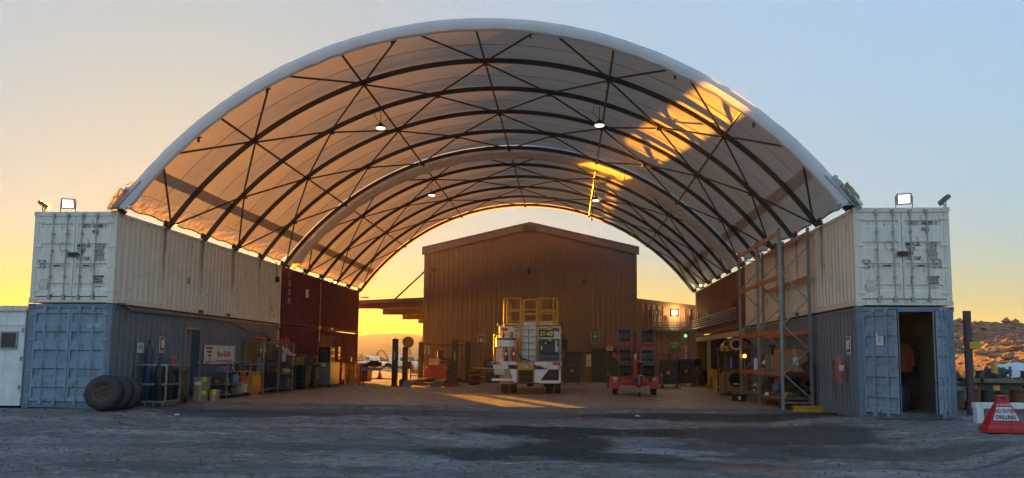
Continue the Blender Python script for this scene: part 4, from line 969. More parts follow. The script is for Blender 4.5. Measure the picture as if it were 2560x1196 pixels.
lt(G().prism([(-.95, 1.62), (-.6, 1.45), (-.45, 1.45), (-.85, 1.78)], .55, .65).prism([(1.05, 1.68), (.6, 1.5), (.8, 1.82)], .55, .65), 'side_wing', red)
lampf = mat('lamp_back_grey', (.07, .073, .08), .55, .2, (.06, .06, .06), .4, 6)
lampframe = mat('lamp_frame_grey', (.16, .165, .175), .5, .3)
def head(x, z, tilt, rz):
    h = G().box(-.27, -.04, -.27, .27, .02, .27).build('lamp_head', lampf, L, bevel=.015); h.location = (x, .22, z); h.rotation_euler = (tilt, 0, rz)
    g = G()
    for b in ((-.29, -.28, -.25, .28), (.25, -.28, .29, .28), (-.25, .25, .25, .29), (-.25, -.29, .25, -.25)): g.box(b[0], -.07, b[1], b[2], .03, b[3])
    g.build('head_frame', lampframe, h)
    for k in range(3):
        for zz in (-.17, .17): G().lathe([(.001, -.11), (.05, -.11), (.075, -.08), (.08, -.041)], 12, c=(-.165+.165*k, 0, zz), axis='Y').build('led_module', black, h, smooth=True)
    G().tube([(-.1, -.06, -.05), (.0, -.1, .02), (.12, -.06, -.02), (.3, -.03, .0)], .012, 5).build('cable', black, h)
for sx_ in (-1, 1):
    head(sx_*.46+.02, 2.46, 0, 0); head(sx_*.47+.03, 1.64, -.25, sx_*-.22); head(sx_*.46+.04, 1.06, .5, sx_*.1)
lt(G().bar((.0, .5, .50), (.03, -.9, .42), .08).bar((-.5, .6, .48), (.0, -.5, .44), .07).bar((.5, .6, .48), (.0, -.5, .44), .07), 'drawbar', dred)
jw = lt(G().cyl((.05, -.75, .12), (.05, -.75, .82), .03, 8), 'jockey_wheel', galv); G().lathe([(.03, -.04), (.1, -.04), (.1, .04), (.03, .04)], 14, c=(.05, -.75, .1), axis='X').build('roller', black, jw); G().tube([(.05, -.75, .82), (.05, -.75, .86), (.22, -.75, .86), (.24, -.75, .74)], .015, 5).build('crank', silver, jw)
lt(G().tube([(.24, -.5, .8), (.28, -.6, .4), (.32, -.8, .06), (.55, -.9, .04)], .02, 5), 'loose_chain', steel); lt(G().bc((.03, -.95, .45), (.12, .2, .1)), 'tow_coupling', black)
lt(G().bc((.0, -.2, .6), (.22, .2, .28)), 'winch', junk); lt(G().tube([(.3, .3, 1.9), (.25, .25, 1.6), (.1, .3, 1.5), (.0, .4, 1.3)], .014, 5).tube([(-.3, .3, 1.9), (-.22, .25, 1.62), (-.1, .3, 1.5)], .014, 5), 'hanging_cable', black)
# ---------------------------------------------------------------- things along the left wall
FZ = .024
r = thing('site_cabin', 'white site cabin with mesh window at the left edge of the yard', 'cabin', (-16.7, 20.1, 0))
g = G(); corr(g, (-1.2, .0), 2.66, .25, 2.62, 'x', .012, -1, .9); g.build('front_wall', white, r); G().box(-1.2, .02, .06, 1.46, 6, 2.70).build('body', white, r)
G().box(-1.25, -.06, 2.70, 1.50, 6.1, 2.84).build('roof', cream, r); G().box(-1.2, -.03, 2.28, 1.46, -.012, 2.34).build('wall_rail', white, r); G().box(-1.2, -.02, .05, 1.46, .02, .25).build('base_rail', white, r)
wf = G().box(.78, -.05, 1.62, 1.28, -.01, 2.12).build('window', galv, r); G().box(.82, -.054, 1.66, 1.24, -.051, 2.08).build('pane', glass, wf)
g = G()
for k in range(9): g.box(.83+.048*k, -.066, 1.66, .838+.048*k, -.056, 2.08).box(.82, -.066, 1.68+.048*k, 1.24, -.056, 1.688+.048*k)
gm_ = g.build('mesh_guard', steel, wf); gm_['kind'] = 'stuff'
for z in (.5, 1.3, 2.1): G().box(1.38, -.03, z, 1.44, -.01, z+.12).build('hinge', galv, r)
def big_tyre(label, x, y, R_, lean, rz, rimc):
    r = thing('truck_tyre', label, 'tyre', (x, y, 0), rz, 'tyres leaning on the blue container', rx=0)
    w = .30
    t = G().lathe([(R_*.56, -w*.42), (R_*.62, -w*.5), (R_*.88, -w*.5), (R_*.97, -w*.40), (R_, -w*.3), (R_, w*.3), (R_*.97, w*.4), (R_*.88, w*.5), (R_*.62, w*.5), (R_*.56, w*.42)], 40, axis='Y', cap=False).build('tyre', rubber, r, smooth=True)
    t.location = (0, 0, R_*math.cos(lean)+w/2*math.sin(abs(lean))); t.rotation_euler = (lean, 0, 0)
    g = G()
    for k in range(44):
        a = 2*PI*k/44; g.M = Matrix.Rotation(a, 4, 'Y'); g.box(-.022, -w*.36, R_-.01, .022, -w*.05, R_+.016); g.M = Matrix.Rotation(a+.07, 4, 'Y'); g.box(-.022, w*.05, R_-.01, .022, w*.36, R_+.016)
    g.build('tread', rubber, t)
    if rimc:
        G().lathe([(.10, -.02), (.13, -.06), (.2, -.03), (R_*.5, -.05), (R_*.55, -w*.42), (R_*.59, -w*.46), (R_*.57, w*.3)], 30, axis='Y', cap=False).build('rim', rimc, t, smooth=True)
        for k in range(8):
            a = 2*PI*k/8; G().lathe([(.001, -.055), (.033, -.055), (.033, -.02)], 8, c=(.205*math.cos(a), 0, .205*math.sin(a)), axis='Y').build('rim_hole' if k % 2 else 'wheel_nut', black, t)
        G().lathe([(.001, -.03), (.095, -.03), (.10, .02)], 16, axis='Y').build('hub_opening', black, t)
    return r
big_tyre('large worn tyre on a rusty rim, front one of three leaning tyres', -12.24, 19.2, .45, -.28, .18, rustm)
big_tyre('bare black tyre in the middle of three leaning tyres', -12.12, 19.5, .43, -.24, .2, None)
big_tyre('bare black tyre behind the others against the gas bottle cage', -12.03, 19.8, .43, -.2, .2, None)
def gas_cage(label, x, y, w, d, h):
    r = thing('gas_bottle_cage', label, 'gas cage', (x, y, FZ), 0, 'galvanised gas bottle cages')
    for (a, b) in ((0, 0), (w, 0), (0, d), (w, d)): G().bc((a, b, h/2+.05), (.045, .045, h-.1)).build('post', galv, r)
    for z in (.12, .62, h):
        for b in (0, d): G().box(0, b-.02, z-.025, w, b+.02, z+.025).build('rail', galv, r)
        for a in (0, w): G().box(a-.02, 0, z-.026, a+.02, d, z+.026).build('rail', galv, r)
    for k in range(4): G().box(.05+(w-.14)*k/3, -.02, 0, .09+(w-.14)*k/3, d, .1).build('fork_tine_guide', galv, r)
    for k in range(3):
        for z in (h, .64): G().tube([(.2+.26*k+.06*math.cos(t), -.03, z-.03-.06*math.sin(t)) for t in [i*PI/6 for i in range(7)]], .008, 4).build('bottle_hook', galv, r)
    return r
def bottle(label, x, y, h, R_, m):
    r = thing('gas_bottle', label, 'gas bottle', (x, y, .17), 0, 'tall gas bottles in the cages')
    G().lathe([(R_*.95, 0), (R_, .02), (R_, h-.2), (R_*.8, h-.08), (R_*.35, h), (R_*.3, h+.05)], 18).build('cylinder', m, r, smooth=True)
    v = G().cyl((0, 0, h+.04), (0, 0, h+.16), .025, 8).build('valve', junk, r); G().box(-.07, -.015, h+.08, .05, .015, h+.11).build('valve_handle', black, v)
gas_cage('low galvanised cage behind the tyres with a tall blue gas bottle', -13.38+.0, 20.9, .0001+1.0, .6, 1.12) if 0 else None
gas_cage('galvanised gas cage behind the three tyres', -12.58, 21.15, .95, .75, 1.18)
gas_cage('galvanised gas cage holding the black bottle beside the wheelie bin', -12.50+1.0-.72, 20.75, .01+.52, .7, 1.12) if 0 else None
bottle('tall dark blue gas bottle with valve standing against the blue container wall', -12.44, 21.6, 1.62, .115, navy)
bottle('short blue gas bottle inside the galvanised cage behind the tyres', -12.1, 21.5, .95, .115, navy)
bottle('black gas bottle at the front right of the galvanised cage', -11.86, 21.2, 1.1, .13, black)
bottle('black gas bottle behind the front right one in the cage', -11.83, 21.7, 1.0, .12, black)
def bin_(label, x, y, rz, m, h=1.02, w=.55, sticker=True, lidm=None, group='wheelie bins along the walls'):
    r = thing('wheelie_bin', label, 'wheelie bin', (x, y, FZ), rz, group)
    g = G(); a, b = w*.40, w*.5; d0, d1 = w*.44, w*.58
    g.add([(-a, -d0, .05), (a, -d0, .05), (a, d0, .05), (-a, d0, .05), (-b, -d1, h-.06), (b, -d1, h-.06), (b, d1, h-.06), (-b, d1, h-.06)], [(0, 1, 2, 3), (4, 5, 6, 7), (0, 1, 5, 4), (1, 2, 6, 5), (2, 3, 7, 6), (3, 0, 4, 7)])
    g.box(-b-.02, -d1-.02, h-.10, b+.02, d1+.02, h-.05); g.build('body', m, r, bevel=.015)
    g = G(); g.add([(-b-.02, -d1-.03, h-.048), (b+.02, -d1-.03, h-.048), (b+.02, d1, h-.048), (-b-.02, d1, h-.048), (-b+.04, -d1+.04, h), (b-.04, -d1+.04, h), (b-.02, d1, h+.03), (-b+.02, d1, h+.03)], [(0, 1, 2, 3), (4, 5, 6, 7), (0, 1, 5, 4), (1, 2, 6, 5), (2, 3, 7, 6), (3, 0, 4, 7)]); g.build('lid', lidm or m, r, bevel=.01)
    for s in (-1, 1): G().lathe([(.02, -.03), (.1, -.03), (.1, .03), (.02, .03)], 14, c=(s*(a+.02), d0, .1), axis='X').build('wheel', black, r)
    G().cyl((-b+.05, d1+.05, h-.02), (b-.05, d1+.05, h-.02), .014, 6).build('handle', m, r)
    if sticker: s_ = G().box(-.02+.0, -d1+.0, .66, .15, -d1+.004, .84); s_.build('sticker', paper, r); text('WASTE\nOILY\nRAGS', .045, inkr, r, (.0, -d1-.003, .79), sx=.8)
    return r
bin_('dark green wheelie bin with white and red sticker beside the gas cage', -12.10, 22.45, .12, green, 1.07, .62)
# signs on the container wall
def sidesign(label, y, z, w, h, m, frame=None, right=False):
    r = wallsign(label, 0, 0, w, h, m, frame=frame); r.rotation_euler.z = -PI/2 if right else PI/2
    r.location = (XR-.004, y, z) if right else (XL+.004, y, z); return r
r = sidesign('white paper notice taped to the dark container above the gas bottles', 21.30, 1.55, .34, .30, paper); text('GAS\nBOTTLES', .07, ink, r, (.17, -.0135, .19), ax='CENTER', sx=.8)
def fire_sign(label, y, z, right):
    r = sidesign(label, y, z, .24, .46, inkr, frame=paper, right=right)
    e = G().lathe([(.045, 0), (.05, .02), (.05, .18), (.02, .23), (.015, .26)], 12, c=(.12, -.02, .14)).build('extinguisher_symbol', inkw, r); G().box(.02, -.018, .02, .22, -.0125, .06).build('text_band', inkw, r); G().box(.155, -.018, .3, .2, -.0125, .41).build('nozzle_symbol', inkw, r)
fire_sign('red and white fire extinguisher sign on the left container', 22.52, 1.58, False)
fire_sign('red and white fire extinguisher sign near the front of right container', 20.70, 1.66, True)
def bagged(label, x, y, z, h):
    r = thing('bagged_extinguisher', label, 'fire extinguisher', (x, y, z)); G().lathe([(.085, 0), (.09, .03), (.09, h*.7), (.04, h*.8), (.03, h*.85)], 14).build('extinguisher', red, r, smooth=True)
    g = G(); s = random.random()*9
    def fn(u, v): a = 2*PI*u; q = (.135+.03*noise.noise(Vector((math.cos(a)*2, v*4, s+math.sin(a)*2))))*(1-.55*max(0, v-.75)*4*.6); return (q*math.cos(a), q*math.sin(a), -.08+v*(h+.05))
    g.grid(fn, 20, 14); g.build('plastic_bag', plasticbag, r, smooth=True)
    G().box(-.06, -.098, h*.35, .06, -.093, h*.55).build('label', paper, r)
    return r
bagged('red fire extinguisher in a clear bag on top of the bin by the left wall', -12.42, 22.9, 1.05, .45)
bagged('red fire extinguisher wrapped in thin plastic on the right container', 7.30, 20.75, .98, .72)
r = sidesign('white drilling company sign with red spiral drill logo', 25.38, 1.20, 2.40, .66, paper, frame=galv)
g = G()
for i in range(4):
    z1 = .60-.135*i; k = .30*(1-.25*i)
    g.prism([(.36-k+.03*i, z1), (.42+k*.85, z1), (.38+k*.5, z1-.085), (.36-k*.72+.03*i, z1-.075)], -.018, -.0125, 'xz')
g.prism([(.33, .10), (.47, .10), (.37, .02)], -.018, -.0125, 'xz'); g.build('logo', inkr, r)
text('Roc-Drill', .30, inkr, r, (.98, -.0135, .26), sx=.93, bold=.006, ext=.003); text('www.roc-drill.com.au', .12, inkr, r, (.98, -.0135, .08), sx=1.12, bold=.003)
def carton(label, x, y, z, w, d, h, rz, stick=(), group='cardboard cartons by the left wall', m=card, top=True):
    r = thing('cardboard_box', label, 'box', (x, y, z), rz, group); G().box(-w/2, -d/2, 0, w/2, d/2, h).build('carton', m, r, bevel=.006)
    G().box(-.03, -d/2-.003, 0, .03, d/2+.003, h+.003).build('tape', brass, r)
    for (a, b, ww, hh, mm_) in stick: G().box(a, -d/2-.008, b, a+ww, -d/2-.004, b+hh).build('label_sticker', mm_, r)
    return r
carton('lower brown carton with lime sticker, under the taller one', -11.98, 24.0, FZ, .42, .42, .36, .25, ((.05, .2, .12, .13, lime),))
carton('brown carton with white and lime labels on top of the lower carton', -11.98, 24.0, FZ+.365, .42, .4, .40, .2, ((-.16, .14, .2, .1, paper), (.08, .26, .11, .12, lime), (-.08, .33, .14, .07, silver)))
carton('small brown carton with lime sticker on the floor beside the two stacked cartons', -11.6, 24.15, FZ, .26, .3, .36, .25, ((-.05, .2, .11, .13, lime),))
# junk rack (pallet cage with shelves)
def shelf_unit(label, x, y, rz, w, d, h, zs, m=steel, cat='shelf', name='shelf_unit', post=.035, shm=None, group=None):
    r = thing(name, label, cat, (x, y, FZ), rz, group)
    for a in (0, w):
        for b in (0, d): G().bc((a, b, h/2), (post, post, h)).build('post', m, r)
    for z in zs: G().box(0, 0, z-.015, w, d, z+.015).build('shelf', shm or m, r)
    for a in (0, w): G().box(a-.012, 0, h-.03, a+.012, d, h).build('top_rail', m, r)
    return r
shelf_unit('galvanised shelf crate of tools and cans below the drilling sign', -12.45, 25.2, 0, .75, 1.9, 1.28, (.13, .48, .92), galv)
rs = random.Random(21)
def clutter(items, x0, y0, z, x1, y1, n, label_prefix, group):
    """small individually named pieces spread on a shelf"""
    kinds = [('paint_tin', 'tin', 'cyl'), ('parts_box', 'box', 'box'), ('tool_case', 'case', 'box'), ('oil_can', 'can', 'cyl')]
    for k in range(n):
        nm, cat, sh = kinds[(k+items) % 4]; x = x0+(x1-x0)*rs.random(); y = y0+(y1-y0)*(k+.5)/n
        cols = [junk, dsteel, dred, navy, cream, galv, card, black, cblue, tan]; cn = ['greasy', 'dark grey', 'dull red', 'navy', 'cream', 'galvanised', 'brown', 'black', 'blue', 'tan']
        ci = (k*3+items) % 10;  r = thing(nm, f'{cn[ci].split()[-1]} {cat}, {["first", "second", "third", "fourth", "fifth", "sixth", "seventh", "eighth", "ninth"][k]} from the front {label_prefix}', cat, (x, y, z), rs.random()*.8-.4, group)
        if sh == 'cyl':
            R_ = .055+.05*rs.random(); h = .14+.14*rs.random(); G().lathe([(R_*.96, 0), (R_, .01), (R_, h-.01), (R_*.9, h), (R_*.4, h+.01), (R_*.35, h+.04)], 14).build('can', cols[ci], r, smooth=True); G().lathe([(R_*1.02, h*.35), (R_*1.02, h*.7)], 14).build('label_band', cols[(ci+3) % 10], r)
        else:
            a, b, h = .1+.1*rs.random(), .1+.12*rs.random(), .09+.17*rs.random(); G().box(-a, -b, 0, a, b, h).build('case', cols[ci], r, bevel=.01); G().box(-a-.004, -b*.6, h*.5, a+.004, b*.6, h*.6).build('clasp_strip', cols[(ci+4) % 10], r); G().tube([(-a*.4, 0, h), (-a*.4, 0, h+.04), (a*.4, 0, h+.04), (a*.4, 0, h)], .009, 4).build('handle', black, r)
clutter(0, -12.3, 25.25, FZ+.15, -11.9, 27.0, 6, 'on the bottom of the crate below the sign', 'clutter on the galvanised crate')
clutter(3, -12.3, 25.25, FZ+.50, -11.9, 27.0, 6, 'on the middle shelf below the drilling sign', 'clutter on the galvanised crate')
clutter(5, -12.3, 25.25, FZ+.94, -11.9, 26.6, 5, 'on the top shelf below the drilling sign', 'clutter on the galvanised crate')
r = thing('gas_ring_bottle', 'rounded pale blue drum standing in the crate below the sign', 'drum', (-11.85, 26.1, FZ+.5)); G().lathe([(.12, 0), (.16, .05), (.16, .26), (.1, .34), (.04, .36)], 16).build('drum', mat('dusty_blue', (.12, .25, .35), .5), r, smooth=True); G().lathe([(.06, .36), (.06, .42)], 10).build('collar', steel, r)
r = thing('metal_case', 'silver metal case with orange lid edge on the crate below the sign', 'case', (-11.9, 26.75, FZ+.15), .2); G().box(-.22, -.3, 0, .22, .3, .34).build('case', silver, r, bevel=.02); G().box(-.23, -.31, .34, .23, .31, .39).build('lid', orange, r, bevel=.01)
r = thing('yellow_toolbox', 'upright orange yellow site box beside the mesh gas cabinet', 'toolbox', (-12.25, 28.0, FZ), 0); G().box(-.25, -.45, .1, .45, .35, .82).build('body', tyel, r, bevel=.012); G().box(-.27, -.47, .82, .47, .37, .87).build('lid', tyel, r, bevel=.008)
for y in (-.3, .2): G().box(.452, y, .74, .465, y+.1, .88).build('latch', black, r)
for x in (-.1, .2): G().box(x, -.475, .72, x+.08, -.452, .86).build('latch', black, r)
for x in (-.15, .3): G().box(x, -.4, 0, x+.1, .3, .1).build('skid', tyel, r)
# mesh cage cabinet
meshm, n_, l_, b_ = newmat('wire_mesh_panel'); b_.inputs['Base Color'].default_value = (.18, .18, .18, 1); b_.inputs['Metallic'].default_value = .5
v_ = mapping(n_, l_, (28, 28, 28)); sp_ = N(n_, 'ShaderNodeTexBrick'); sp_.offset = 0; sp_.inputs['Scale'].default_value = 1; sp_.inputs['Mortar Size'].default_value = .12; sp_.inputs['Brick Width'].default_value = 1; sp_.inputs['Row Height'].default_value = 1; sp_.inputs['Color1'].default_value = (0, 0, 0, 1); sp_.inputs['Color2'].default_value = (0, 0, 0, 1); sp_.inputs['Mortar'].default_value = (1, 1, 1, 1)
sx_ = N(n_, 'ShaderNodeSeparateXYZ'); l_.new(v_, sx_.inputs[0]); cx_ = N(n_, 'ShaderNodeCombineXYZ'); ad_ = N(n_, 'ShaderNodeMath', operation='ADD'); l_.new(sx_.outputs[0], ad_.inputs[0]); l_.new(sx_.outputs[1], ad_.inputs[1]); l_.new(ad_.outputs[0], cx_.inputs[0]); l_.new(sx_.outputs[2], cx_.inputs[1]); l_.new(cx_.outputs[0], sp_.inputs[0])
tr_ = N(n_, 'ShaderNodeBsdfTransparent'); mx_ = N(n_, 'ShaderNodeMixShader'); l_.new(sp_.outputs[0], mx_.inputs[0]); l_.new(tr_.outputs[0], mx_.inputs[1]); l_.new(b_.outputs[0], mx_.inputs[2]); l_.new(mx_.outputs[0], n_['Material Output'].inputs[0])
r = thing('mesh_cabinet', 'tall galvanised mesh cabinet with open front holding a gas bottle set', 'cabinet', (-12.55, 28.5, FZ))
for (a, b) in ((0, 0), (.75, 0), (0, 1.5), (.75, 1.5)): G().bc((a, b, 1.03), (.05, .05, 2.06)).build('post', galv, r)
for z in (.18, 1.15, 2.04):
    G().box(0, -.02, z-.025, .75, .02, z+.025).build('rail', galv, r); G().box(0, 1.48, z-.025, .75, 1.52, z+.025).build('rail', galv, r)
    if z != 1.15: G().box(.73, 0, z-.025, .77, 1.5, z+.025).build('rail', galv, r)
G().box(.02, .02, .16, .73, 1.48, .18).build('floor_plate', steel, r); G().box(.0, 0, 2.04, .77, 1.52, 2.07).build('roof_plate', steel, r)
dlf = thing('x', '', ''); bpy.data.objects.remove(dlf)
g = G().box(.0, 0, 0, .045, .04, 1.9).box(.78, 0, 0, .825, .04, 1.9).box(.045, 0, 0, .78, .04, .045).box(.045, 0, .9, .78, .04, .945).box(.045, 0, 1.855, .78, .04, 1.9)
d = g.build('mesh_door', galv, r); d.location = (.77, 1.5, .14); d.rotation_euler.z = -.5
G().box(.045, .018, .045, .78, .022, 1.855).build('mesh_infill', meshm, d); G().box(.2, .0, 1.1, .38, .012, 1.5).build('door_notice', paper, d)
G().box(.005, 0, .18, .012, 1.5, 2.04).build('mesh_infill', meshm, r); 
bottle('grey gas bottle with gauges standing in the mesh cabinet', -12.2, 29.0, 1.25, .13, slate); bottle('black gas bottle at the back of the mesh cabinet', -12.2, 29.5, 1.3, .13, black)
g = G().lathe([(.05, -.02), (.05, .02)], 12, c=(-12.1, 28.92, 1.72), axis='Y').lathe([(.05, -.02), (.05, .02)], 12, c=(-11.95, 28.92, 1.72), axis='Y'); o = g.build('pressure_gauge', paper); tag(o, 'pair of pale pressure gauges on the bottle in the mesh cabinet', 'gauge')
r = thing('cap_pile', 'blue and orange caps lying on top of the mesh cabinet', 'hard hats', (-12.2, 29.4, 2.1)); G().blob((0, 0, .1), .22, (1.2, 1, .55), 8, .3, 3).build('blue_cap', cblue, r, smooth=True); G().blob((.05, -.4, .06), .2, (1.3, 1, .4), 8, .3, 5).build('orange_cap', conep, r, smooth=True)
# open shelf with kettle and jugs
shelf_unit('dark steel shelf with kettle, rags and bottles next to the mesh cabinet', -12.55, 30.4, 0, .7, 1.7, 1.95, (.12, .72, 1.28), dsteel)
r = thing('kettle', 'white plastic jug kettle on the upper shelf', 'kettle', (-12.05, 30.9, FZ+1.3)); G().lathe([(.13, 0), (.14, .03), (.11, .3), (.06, .36)], 16).build('body', white, r, smooth=True); G().tube([(.12, 0, .28), (.22, 0, .26), (.22, 0, .08), (.13, 0, .05)], .018, 6).build('handle', white, r)
r = thing('spray_can', 'lime green spray can on the upper shelf beside the kettle', 'can', (-12.0, 30.6, FZ+1.3)); G().lathe([(.07, 0), (.07, .24), (.03, .28)], 12).build('can', lime, r, smooth=True); G().lathe([(.03, .28), (.03, .33)], 8).build('cap', black, r)
r = thing('rag_pile', 'heap of pale rags on the middle shelf', 'rags', (-12.1, 31.0, FZ+.74)); 
for k in range(4): G().blob((.1*(k % 2), -.3+.22*k, .1), .2, (1, 1.1, .55), 8, .7, k+30).build('rag', (card, cream, tan, paper)[k], r, smooth=True)
r = thing('paper_sheet', 'white crumpled sheet draped over the top shelf', 'sheet', (-12.1, 31.2, FZ+1.7)); G().grid(lambda u, v: (-.2+.6*u, -.3+.8*v, .25-.45*u+.08*noise.noise(Vector((u*4, v*4, 1)))), 10, 10).build('sheet', paper, r, smooth=True)
def bottle_s(label, x, y, z, m, mc):
    r = thing('spray_bottle', label, 'bottle', (x, y, z)); G().lathe([(.06, 0), (.065, .02), (.065, .16), (.02, .24)], 12).build('body', m, r, smooth=True); G().box(-.02, -.015, .24, .07, .015, .31).build('trigger_head', mc, r)
bottle_s('white trigger spray bottle standing on the dark bench behind the bins', -12.2, 32.6, FZ+1.12, white, white)
bench = shelf_unit('dark steel work bench along the wall behind the green bins', -12.6, 32.2, 0, .62, 4.0, 1.1, (.35, 1.08), dsteel)
for i, (y, w) in enumerate(((32.9, .5), (33.5, .5))):
    r = thing('wooden_stool', ['small yellow brown wooden stool on the bench, left one', 'small yellow brown wooden stool on the bench, right one'][i], 'stool', (-12.25, y, FZ+1.1)); G().box(-.2, -.22, .3, .2, .22, .34).build('top', tan, r)
    for a in (-.17, .13):
        for b in (-.19, .15): G().box(a, b, 0, a+.04, b+.04, .3).build('leg', yellow, r)
r = thing('fire_extinguisher_set', 'red fire extinguishers hanging in plastic at the container joint', 'fire extinguishers', (-12.5, 32.2, 1.75))
for k in range(3): e = G().lathe([(.085, 0), (.09, .03), (.09, .42), (.04, .5)], 14, c=(.05*k, -.22+.25*k, .02*k)).build('extinguisher', red, r, smooth=True); G().box(.05*k-.05, -.22+.25*k-.1, .15, .05*k+.05, -.22+.25*k-.09, .33).build('label', paper, e)
G().box(-.1, -.4, -.05, .2, .5, 0).build('bracket', red, r)
bin_('dark green wheelie bin below the dark bench', -12.0, 33.4, 1.45, green, 1.05, .55, False)
bin_('second green wheelie bin with lime tag, beside the grey trolley', -11.9, 34.3, 1.45, green, 1.0, .55, False)
G().box(-11.62, 34.35, .5, -11.6, 34.5, .8).build('lime_tag', lime); tag(bpy.data.objects['lime_tag'], 'lime green tag hanging on the green bin', 'tag')
for i, (y, m_, lab) in enumerate(((31.2, green, 'green plastic jerry can on the floor under the shelf'), (31.6, tan, 'pale square tin on the floor under the shelf'), (30.8, navy, 'navy plastic drum on the floor under the shelf'))):
    r = thing('jerry_can', lab, 'can', (-12.05, y, FZ+.14), .2); G().box(-.14, -.12, 0, .14, .12, .42).build('body', m_, r, bevel=.03); G().tube([(-.08, 0, .42), (-.08, 0, .48), (.06, 0, .48), (.06, 0, .42)], .014, 5).build('handle', m_, r); G().cyl((.1, 0, .41), (.1, 0, .47), .03, 8).build('cap', black, r)
# grey trolley cabinet and oven
r = thing('trolley_cabinet', 'grey steel cabinet on castors with a lime sticker', 'cabinet', (-12.15, 36.2, FZ), 0)
G().box(-.55, -.6, .14, .72, .9, 1.20).build('body', concrete_m, r, bevel=.01); G().box(-.57, -.62, 1.20, .74, .92, 1.225).build('top_plate', steel, r)
for a in (-.5, .6):
    for b in (-.52, .78): c_ = G().cyl((a, b-.03, .06), (a, b+.03, .06), .06, 12).build('castor', black, r); G().box(a-.03, b-.04, .08, a+.03, b+.04, .14).build('fork', steel, c_)
G().box(.3, -.612, 1.0, .5, -.603, 1.16).build('sticker', lime, r); G().box(-.5, -.606, .2, .66, -.602, 1.14).build('door_panel', concrete_m, r)
r = thing('oven_cabinet', 'dark square oven cabinet standing on the grey trolley', 'oven', (-11.95, 36.3, FZ+1.225)); G().box(-.15, -.5, 0, .42, .25, .72).build('body', black, r, bevel=.012); G().box(-.08, -.515, .06, .34, -.502, .6).build('door', dsteel, r, bevel=.005)
for k in range(4): G().box(.421, -.4, .08+.15*k, .43, .15, .19+.15*k).build('vent_panel', brass if k % 2 else dsteel, r)
r = thing('drawer_cabinet', 'low grey drawer cabinet behind the oven on the bench', 'drawers', (-12.4, 34.6, FZ+1.1)); G().box(-.1, -.5, 0, .3, .5, .48).build('body', steel, r)
for k in range(3): G().box(.301, -.46, .03+.15*k, .31, .46, .16+.15*k).build('drawer', dsteel, r)
r = thing('orange_parts_box', 'narrow orange box beside the dark oven', 'box', (-12.1, 35.35, FZ+1.1)); G().box(-.06, -.1, 0, .1, .1, .42).build('body', orange, r); G().box(-.02, -.105, .1, .06, -.101, .3).build('label', black, r)
# red and yellow bins and drums before the gap
r = thing('gas_trolley', 'tall red bottle trolley with curved handle beside the red container', 'trolley', (-12.1, 38.9, FZ)); G().box(-.3, -.25, .1, .3, .3, 1.15).build('body', dred, r, bevel=.03); G().tube([(-.3, -.1, 1.1), (-.25, -.1, 1.45), (.25, -.1, 1.45), (.3, -.1, 1.1)], .03, 6).build('handle', dred, r)
for s in (-1, 1): G().cyl((s*.32, .1, .14), (s*.38, .1, .14), .14, 14).build('wheel', black, r)
r = thing('pump_unit', 'small pump with pale fittings on the floor by the red trolley', 'pump', (-12.2, 38.0, FZ)); G().blob((0, 0, .25), .22, (1, 1.2, .8), 8, .4, 4).build('motor', junk, r, smooth=True); G().lathe([(.05, 0), (.05, .4), (.1, .42)], 10, c=(.1, .25, .1)).build('fitting', silver, r); G().box(-.25, -.3, 0, .25, .4, .06).build('base', steel, r)
r = thing('yellow_drum', 'upright yellow drum between the red bins at the gap', 'drum', (-12.0, 41.0, FZ)); G().lathe([(.27, 0), (.29, .02), (.29, .35), (.305, .37), (.29, .39), (.29, .75), (.305, .77), (.29, .79), (.29, 1.1), (.26, 1.12)], 20).build('drum', tyel, r, smooth=True); G().blob((.05, .0, 1.12), .27, (1.1, 1, .35), 8, .5, 8).build('cover', tan, r, smooth=True)
bin_('large dull red wheelie bin covered with sacking beside the yellow drum', -12.2, 42.1, 1.4, dred, 1.08, .7, False, tan)
bin_('bright red orange wheelie bin at the end of the red container', -11.95, 43.6, 1.4, mat('bin_red_orange', (.5, .06, .02), .45), 1.1, .72, False)
bin_('dark red wheelie bin behind the tall red trolley', -12.3, 40.0, 1.4, dred, 1.15, .6, False)
# ---------------------------------------------------------------- hoist bay
r = thing('work_bench', 'dark steel bench on castors silhouetted in the gap, with lower shelf', 'bench', (-9.8, 38.4, FZ))
G().box(-.92, -.35, 1.0, .92, .4, 1.04).build('top', junk, r)
for a in (-.85, .15 if 0 else .82):
    for b in (-.3, .34): G().box(a-.03, b-.03, .15, a+.03, b+.03, 1.0).build('leg', dsteel, r); G().lathe([(.02, -.025), (.08, -.025), (.08, .025)], 12, c=(a, b, .08), axis='X').build('castor', black, r); G().box(a-.025, b-.04, .1, a+.025, b+.04, .18).build('fork', dsteel, r)
G().box(-.85, -.3, .34, .82, .34, .38).build('lower_shelf', dsteel, r); G().box(-.82, -.32, .78, .3, -.30, .94).build('drawer_front', galv, r)
for i, (x, w, h) in enumerate(((-.62, .12, .1), (-.2, .34, .26), (.5, .13, .14))):
    q = thing('bench_toolbox', ['small dark box at left on the silhouetted bench', 'large dark toolbox with lid open on the silhouetted bench', 'small dark tin at right on the silhouetted bench'][i], 'toolbox', (-9.8+x, 38.4, FZ+1.04)); G().box(-w, -.18, 0, w, .18, h*.7).build('body', junk, q); G().box(-w*.6, -.15, h*.7, w*.6, .15, h).build('tray', dsteel, q); G().tube([(-w*.5, 0, h), (-w*.4, 0, h+.08), (w*.4, 0, h+.08), (w*.5, 0, h)], .012, 5).build('handle', black, q)
